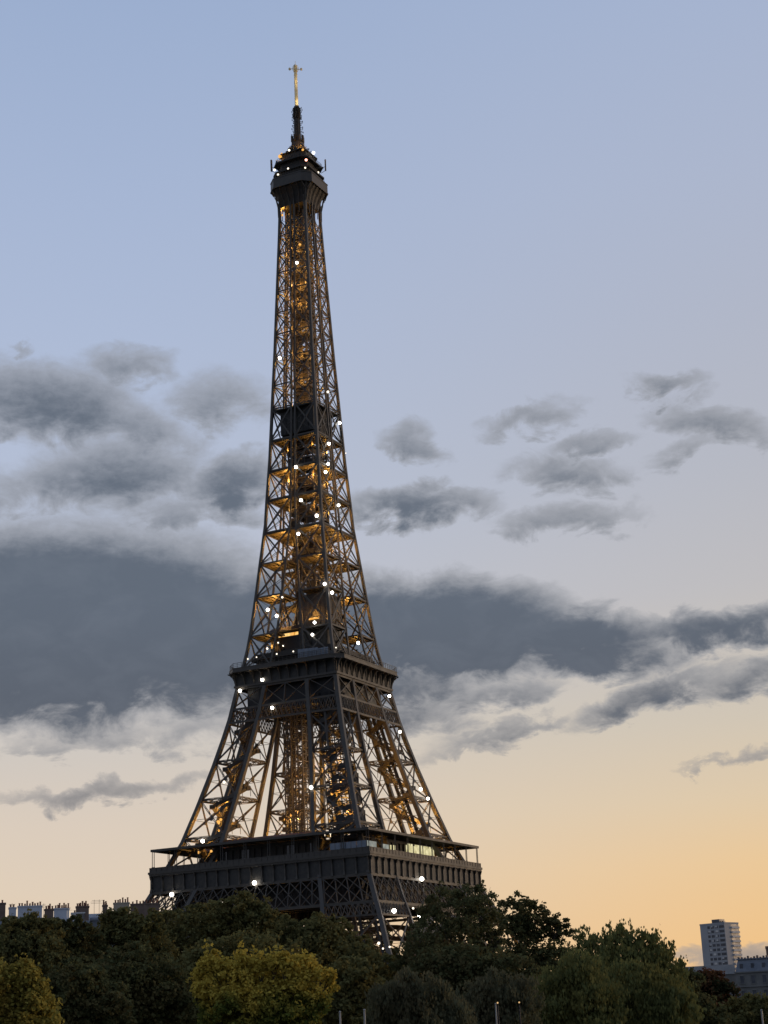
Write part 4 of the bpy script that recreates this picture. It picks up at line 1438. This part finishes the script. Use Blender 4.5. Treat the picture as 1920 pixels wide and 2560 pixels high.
def city_house(label, px0, px1, roof_y, dist, wall, stacks, seed, depth=12.0):
    """town house mostly hidden by the trees: body, mansard roof, chimney slabs with rows of pots"""
    pc = (px0 + px1) / 2
    p, rz = local_frame(pc, roof_y, dist)
    k = dist / F_PX
    w = (px1 - px0) * k / 2
    root = thing('town_house', label, 'house', (p.x, p.y, 0), rz, 'houses behind the trees on the left')
    H = p.z
    mb = MB()
    eave = H - 3.4
    mb.box(-w, w, 0, depth, 0, eave)
    for z in np.arange(3.4, eave, 3.3):
        mb.box(-w - .05, w + .05, -.15, 0, z - .12, z + .12)
    mb.build('wall', M[wall], root)
    mb = MB()
    mb.prism([(w, -.25), (w, depth), (-w, depth), (-w, -.25)], eave, H - .9, [(w, 1.3), (w, depth - 1.3), (-w, depth - 1.3), (-w, 1.3)])
    mb.prism([(w, 1.3), (w, depth - 1.3), (-w, depth - 1.3), (-w, 1.3)], H - .9, H, [(w, depth / 2 - .2), (w, depth / 2 + .2), (-w, depth / 2 + .2), (-w, depth / 2 - .2)])
    roof = mb.build('roof', M['zinc'], root)
    n = max(2, int(2 * w / 2.4))
    for i in range(n):
        x = -w + 2 * w * (i + .5) / n
        mb = MB()
        mb.box(x - .5, x + .5, .02, .9, eave + .3, eave + 1.9)
        mb.prism([(x + .65, -.1), (x + .65, 1.2), (x - .65, 1.2), (x - .65, -.1)], eave + 1.9, eave + 2.1)
        mb.build('dormer', M['zinc'], roof)
        for fl in range(3):
            z = eave - 3.0 - fl * 3.3
            mb = MB()
            mb.box(x - .5, x + .5, -.03, .1, z, z + 2.1)
            mb.build('window', M['recess'], root)
    for i, (a, b, ty, mt, npots, base) in enumerate(stacks):
        q = at((a + b) / 2, ty, dist)
        xa, xb = (a - pc) * k, (b - pc) * k
        mb = MB()
        y0 = 1.6
        mb.box(xa, xb, y0, y0 + 2.2, q.z - base, q.z)
        mb.box(xa - .08, xb + .08, y0 - .08, y0 + 2.28, q.z, q.z + .18)
        c = mb.build('chimney', M[mt], root)
        pt = pots(c, 'chimney_pots', xa + .1, xb - .1, q.z + .18, npots, seed + i)
        pt.location.y = y0 + .9
    rr = random.Random(seed * 3)
    for i in range(2):
        x, z0 = rr.uniform(-w * .8, w * .8), H - .3
        mb = MB()
        hh = rr.uniform(1.8, 3.0)
        mb.bar((x, depth / 2, z0), (x, depth / 2, z0 + hh), .05)
        for q in range(3):
            l = rr.uniform(.3, .7)
            mb.bar((x - l, depth / 2, z0 + hh - .15 - q * .22), (x + l, depth / 2, z0 + hh - .15 - q * .22), .035)
        mb.build('aerial', M['black'], roof)
    return root


city_house('pale house at the far left edge with a tall dark chimney', -60, 46, 2286, 268, 'cream', [(-30, 12, 2258, 'brick', 3, 5), (20, 37, 2269, 'plaster', 2, 4)], 31)
city_house('house under the long grey white chimney slab with many pots', 46, 134, 2290, 268, 'cream', [(47, 104, 2265, 'plaster', 9, 6), (110, 131, 2273, 'brick', 4, 4)], 32)
city_house('house with the square blue grey chimney slab and white gable', 134, 222, 2287, 268, 'cream', [(137, 168, 2271, 'plaster', 6, 7), (168.5, 173, 2271.5, 'white', 1, 7), (189, 220, 2266, 'brick', 7, 5), (178, 210, 2282, 'white', 2, 4)], 33)
city_house('house with the plain dark slate roof and one thin chimney', 222, 286, 2277, 272, 'plaster', [(256, 268, 2263, 'brick', 4, 4)], 34)
city_house('house with a cream chimney wall and long brown brick wall beside the tower', 284, 396, 2282, 272, 'brick', [(286, 324, 2257, 'cream', 6, 8), (327, 396, 2259, 'brick', 8, 8)], 35)

# ---- distant tower block on the right
p, rz = local_frame(1797, 2306, 1150)
k = 1150 / F_PX
tb = thing('tower_block', 'distant grey concrete tower block with striped balconies on its right side', 'building', (p.x, p.y, 0), rz - R(34))
H = p.z - 1.5
A_, B_ = 9.6, 8.2                                        # half sizes
mb = MB()
mb.box(-A_, A_, -B_, B_, 0, H)
mb.box(-A_ - .15, A_ + .15, -B_ - .15, B_ + .15, H, H + .9)
mb.build('wall', M['concrete'], tb)
mb = MB()
mb.box(-3.5, 2.5, -3, 3, H + .9, H + 3.4)
mb.box(3.2, 4.4, -1, 1, H + .9, H + 2.2)
mb.build('plant_room', M['recess'], tb)
nfl = int(H / 2.9)
for i in range(nfl):
    z = H - 2.6 - i * 2.9
    if z < 30:
        break
    mb = MB()
    mb.box(-A_ + 5.8, A_ - .4, -B_ - .08, -B_ + .2, z, z + 1.7)
    mb.build('window_band', M['recess'], tb)
    mb = MB()
    mb.box(A_ - .2, A_ + 1.1, -B_ + 7.0, B_ - .6, z - .5, z + .75)
    mb.build('balcony', M['concrete_pale'], tb)
    mb = MB()
    mb.box(A_ - .2, A_ + .08, -B_ + 7.0, B_ - .6, z + .78, z + 2.3)
    mb.build('balcony_opening', M['recess'], tb)
for s in (-A_ + 8.2, -A_ + 11.4, -A_ + 14.6):
    mb = MB()
    mb.box(s - .35, s + .35, -B_ - .14, -B_ - .003, 30, H - .2)
    mb.build('mullion', M['concrete'], tb)
rr = random.Random(77)
mb = MB()
for i in range(nfl):
    z = H - 2.6 - i * 2.9
    if z > 30:
        for s in (-A_ + 6.2, -A_ + 8.7, -A_ + 11.9, -A_ + 15.1):
            if rr.random() < .42:
                mb.box(s, s + rr.uniform(.9, 2.2), -B_ - .11, -B_ - .085, z + rr.uniform(.2, 1.0), z + 1.65)
mb.build('blind', M['concrete_pale'], tb)

# ---- stone apartment house on the right edge, with its lower zinc-roofed neighbour
p, rz = local_frame(1910, 2392, 420)
k = 420 / F_PX
sb = thing('stone_building', 'grey stone apartment house with dark windows at the right edge', 'building', (p.x, p.y, 0), rz + R(-12))
H = p.z
mb = MB()
hw = 7.3
mb.box(-hw, 14, 0, 14, 0, H - 3.2)
for z in (H - 3.3, H - 6.6, H - 10):
    mb.box(-hw - .2, 14.2, -.35, 0, z - .14, z + .14)
mb.build('wall', M['stone_grey'], sb)
mb = MB()
mb.prism([(14, .1), (14, 14), (-hw, 14), (-hw, .1)], H - 3.2, H - .35, [(14, 1.0), (14, 13), (-hw + .7, 13), (-hw + .7, 1.0)])
mb.prism([(14, .7), (14, 13.3), (-hw + .4, 13.3), (-hw + .4, .7)], H - .35, H - .1)
rf = mb.build('roof', M['zinc'], sb)
rr = random.Random(9)
mb = MB()
for i in range(10):
    x = -hw + .8 + i * .75
    mb.box(x - .2, x + .2, 1.5, 2.2, H - .1, H + rr.uniform(.1, .55))
mb.build('chimney', M['recess'], rf)
for i in range(5):
    x = -hw + 1.5 + i * 2.68
    for z in (H - 5.9, H - 9.3, H - 12.8):
        mb = MB()
        mb.box(x - .42, x + .42, -.04, .1, z, z + 1.75)
        wn = mb.build('window', M['recess'], sb)
        mb = MB()
        mb.box(x - .6, x + .6, -.16, -.045, z - .16, z)
        mb.box(x - .56, x - .43, -.12, -.005, z, z + 1.75)
        mb.box(x + .43, x + .56, -.12, -.005, z, z + 1.75)
        mb.box(x - .6, x + .6, -.16, -.005, z + 1.76, z + 1.95)
        mb.build('window_frame', M['stone_grey'], wn)
    mb = MB()
    mb.box(x - .35, x + .35, .35, 1.1, H - 2.6, H - 1.3)
    mb.build('dormer', M['recess'], rf)
mb = MB()
for x in np.arange(-hw, 14, .5):
    mb.bar((x, -.5, H - 9.86), (x, -.5, H - 9.0), .05)
mb.box(-hw, 14, -.6, -.36, H - 9.9, H - 9.75)
mb.box(-hw, 14, -.55, -.45, H - 9.02, H - 8.94)
mb.build('balcony', M['iron_dark'], sb)

p, rz = local_frame(1790, 2412, 440)
zb = thing('zinc_roofed_house', 'low house with a pale blue zinc roof under the distant tower block', 'house', (p.x, p.y, 0), rz)
H = p.z
mb = MB()
mb.box(-8, 4.6, 0, 12, 0, H - 2.4)
for i in range(4):
    mb.box(-7 + i * 2.8, -6 + i * 2.8, -.04, .1, H - 5.4, H - 3.6)
mb.build('wall', M['stone_grey'], zb)
mb = MB()
mb.prism([(4.6, -.3), (4.6, 12), (-8, 12), (-8, -.3)], H - 2.4, H, [(4.6, 4.5), (4.6, 7.5), (-8, 7.5), (-8, 4.5)])
mb.build('roof', M['stone_grey'], zb)

p, rz = local_frame(1945, 2364, 800)
db = thing('dark_building', 'dark building corner cut off by the right edge', 'building', (p.x, p.y, 0), rz)
mb = MB()
mb.box(-5.6, 12, 0, 14, 0, p.z - 1)
mb.box(-5.8, 12.2, -.2, 14.2, p.z - 1, p.z)
mb.build('wall', M['brick'], db)
for i in range(9):
    for x in (-4.4, -1.4, 1.6):
        mb = MB()
        mb.box(x, x + 1.4, -.05, .1, p.z - 3.6 - i * 3, p.z - 1.8 - i * 3)
        mb.build('window', M['recess'], db)

# ================================================================== POLES AND STREET LAMPS
for px, ty, ds, lb in ((850, 2533, 70, 'slim pale pole at the bottom edge right of the yellow tree'), (911, 2528, 70, 'slim pale pole just left of the feathery grey tree'),
                       (1239, 2512, 90, 'thin pale pole standing before the grey brown feathery tree'), (1904, 2528, 80, 'thin pale pole in the bottom right corner')):
    p = at(px, ty, ds)
    root = thing('flagpole', lb, 'pole', (p.x, p.y, 0), 0, 'pale poles among the trees')
    mb = MB()
    mb.cyl((0, 0, 0), (0, 0, p.z), .07, .04, 10)
    mb.cyl((0, 0, 0), (0, 0, .5), .16, .14, 10)
    mb.build('shaft', M['pole'], root)
    mb = MB()
    mb.ball((0, 0, p.z + .04), .05)
    mb.build('finial', M['pole'], root)
for px, ty, ds, lb, mt in ((1244, 2507, 100, 'small warm street lamp glowing beside the thin pale pole', 'lantern'), (1298, 2506, 105, 'small warm street lamp at the bottom, right of the other glowing lamp', 'lantern')):
    p = at(px, ty, ds)
    root = thing('street_lamp', lb, 'lamp', (p.x, p.y, 0), 0, 'street lamps among the trees')
    mb = MB()
    mb.cyl((0, 0, 0), (0, 0, p.z - .15), .09, .05, 8)
    mb.build('post', M['black'], root)
    mb = MB()
    mb.ball((0, 0, p.z), .05)
    mb.build('globe', M[mt], root)
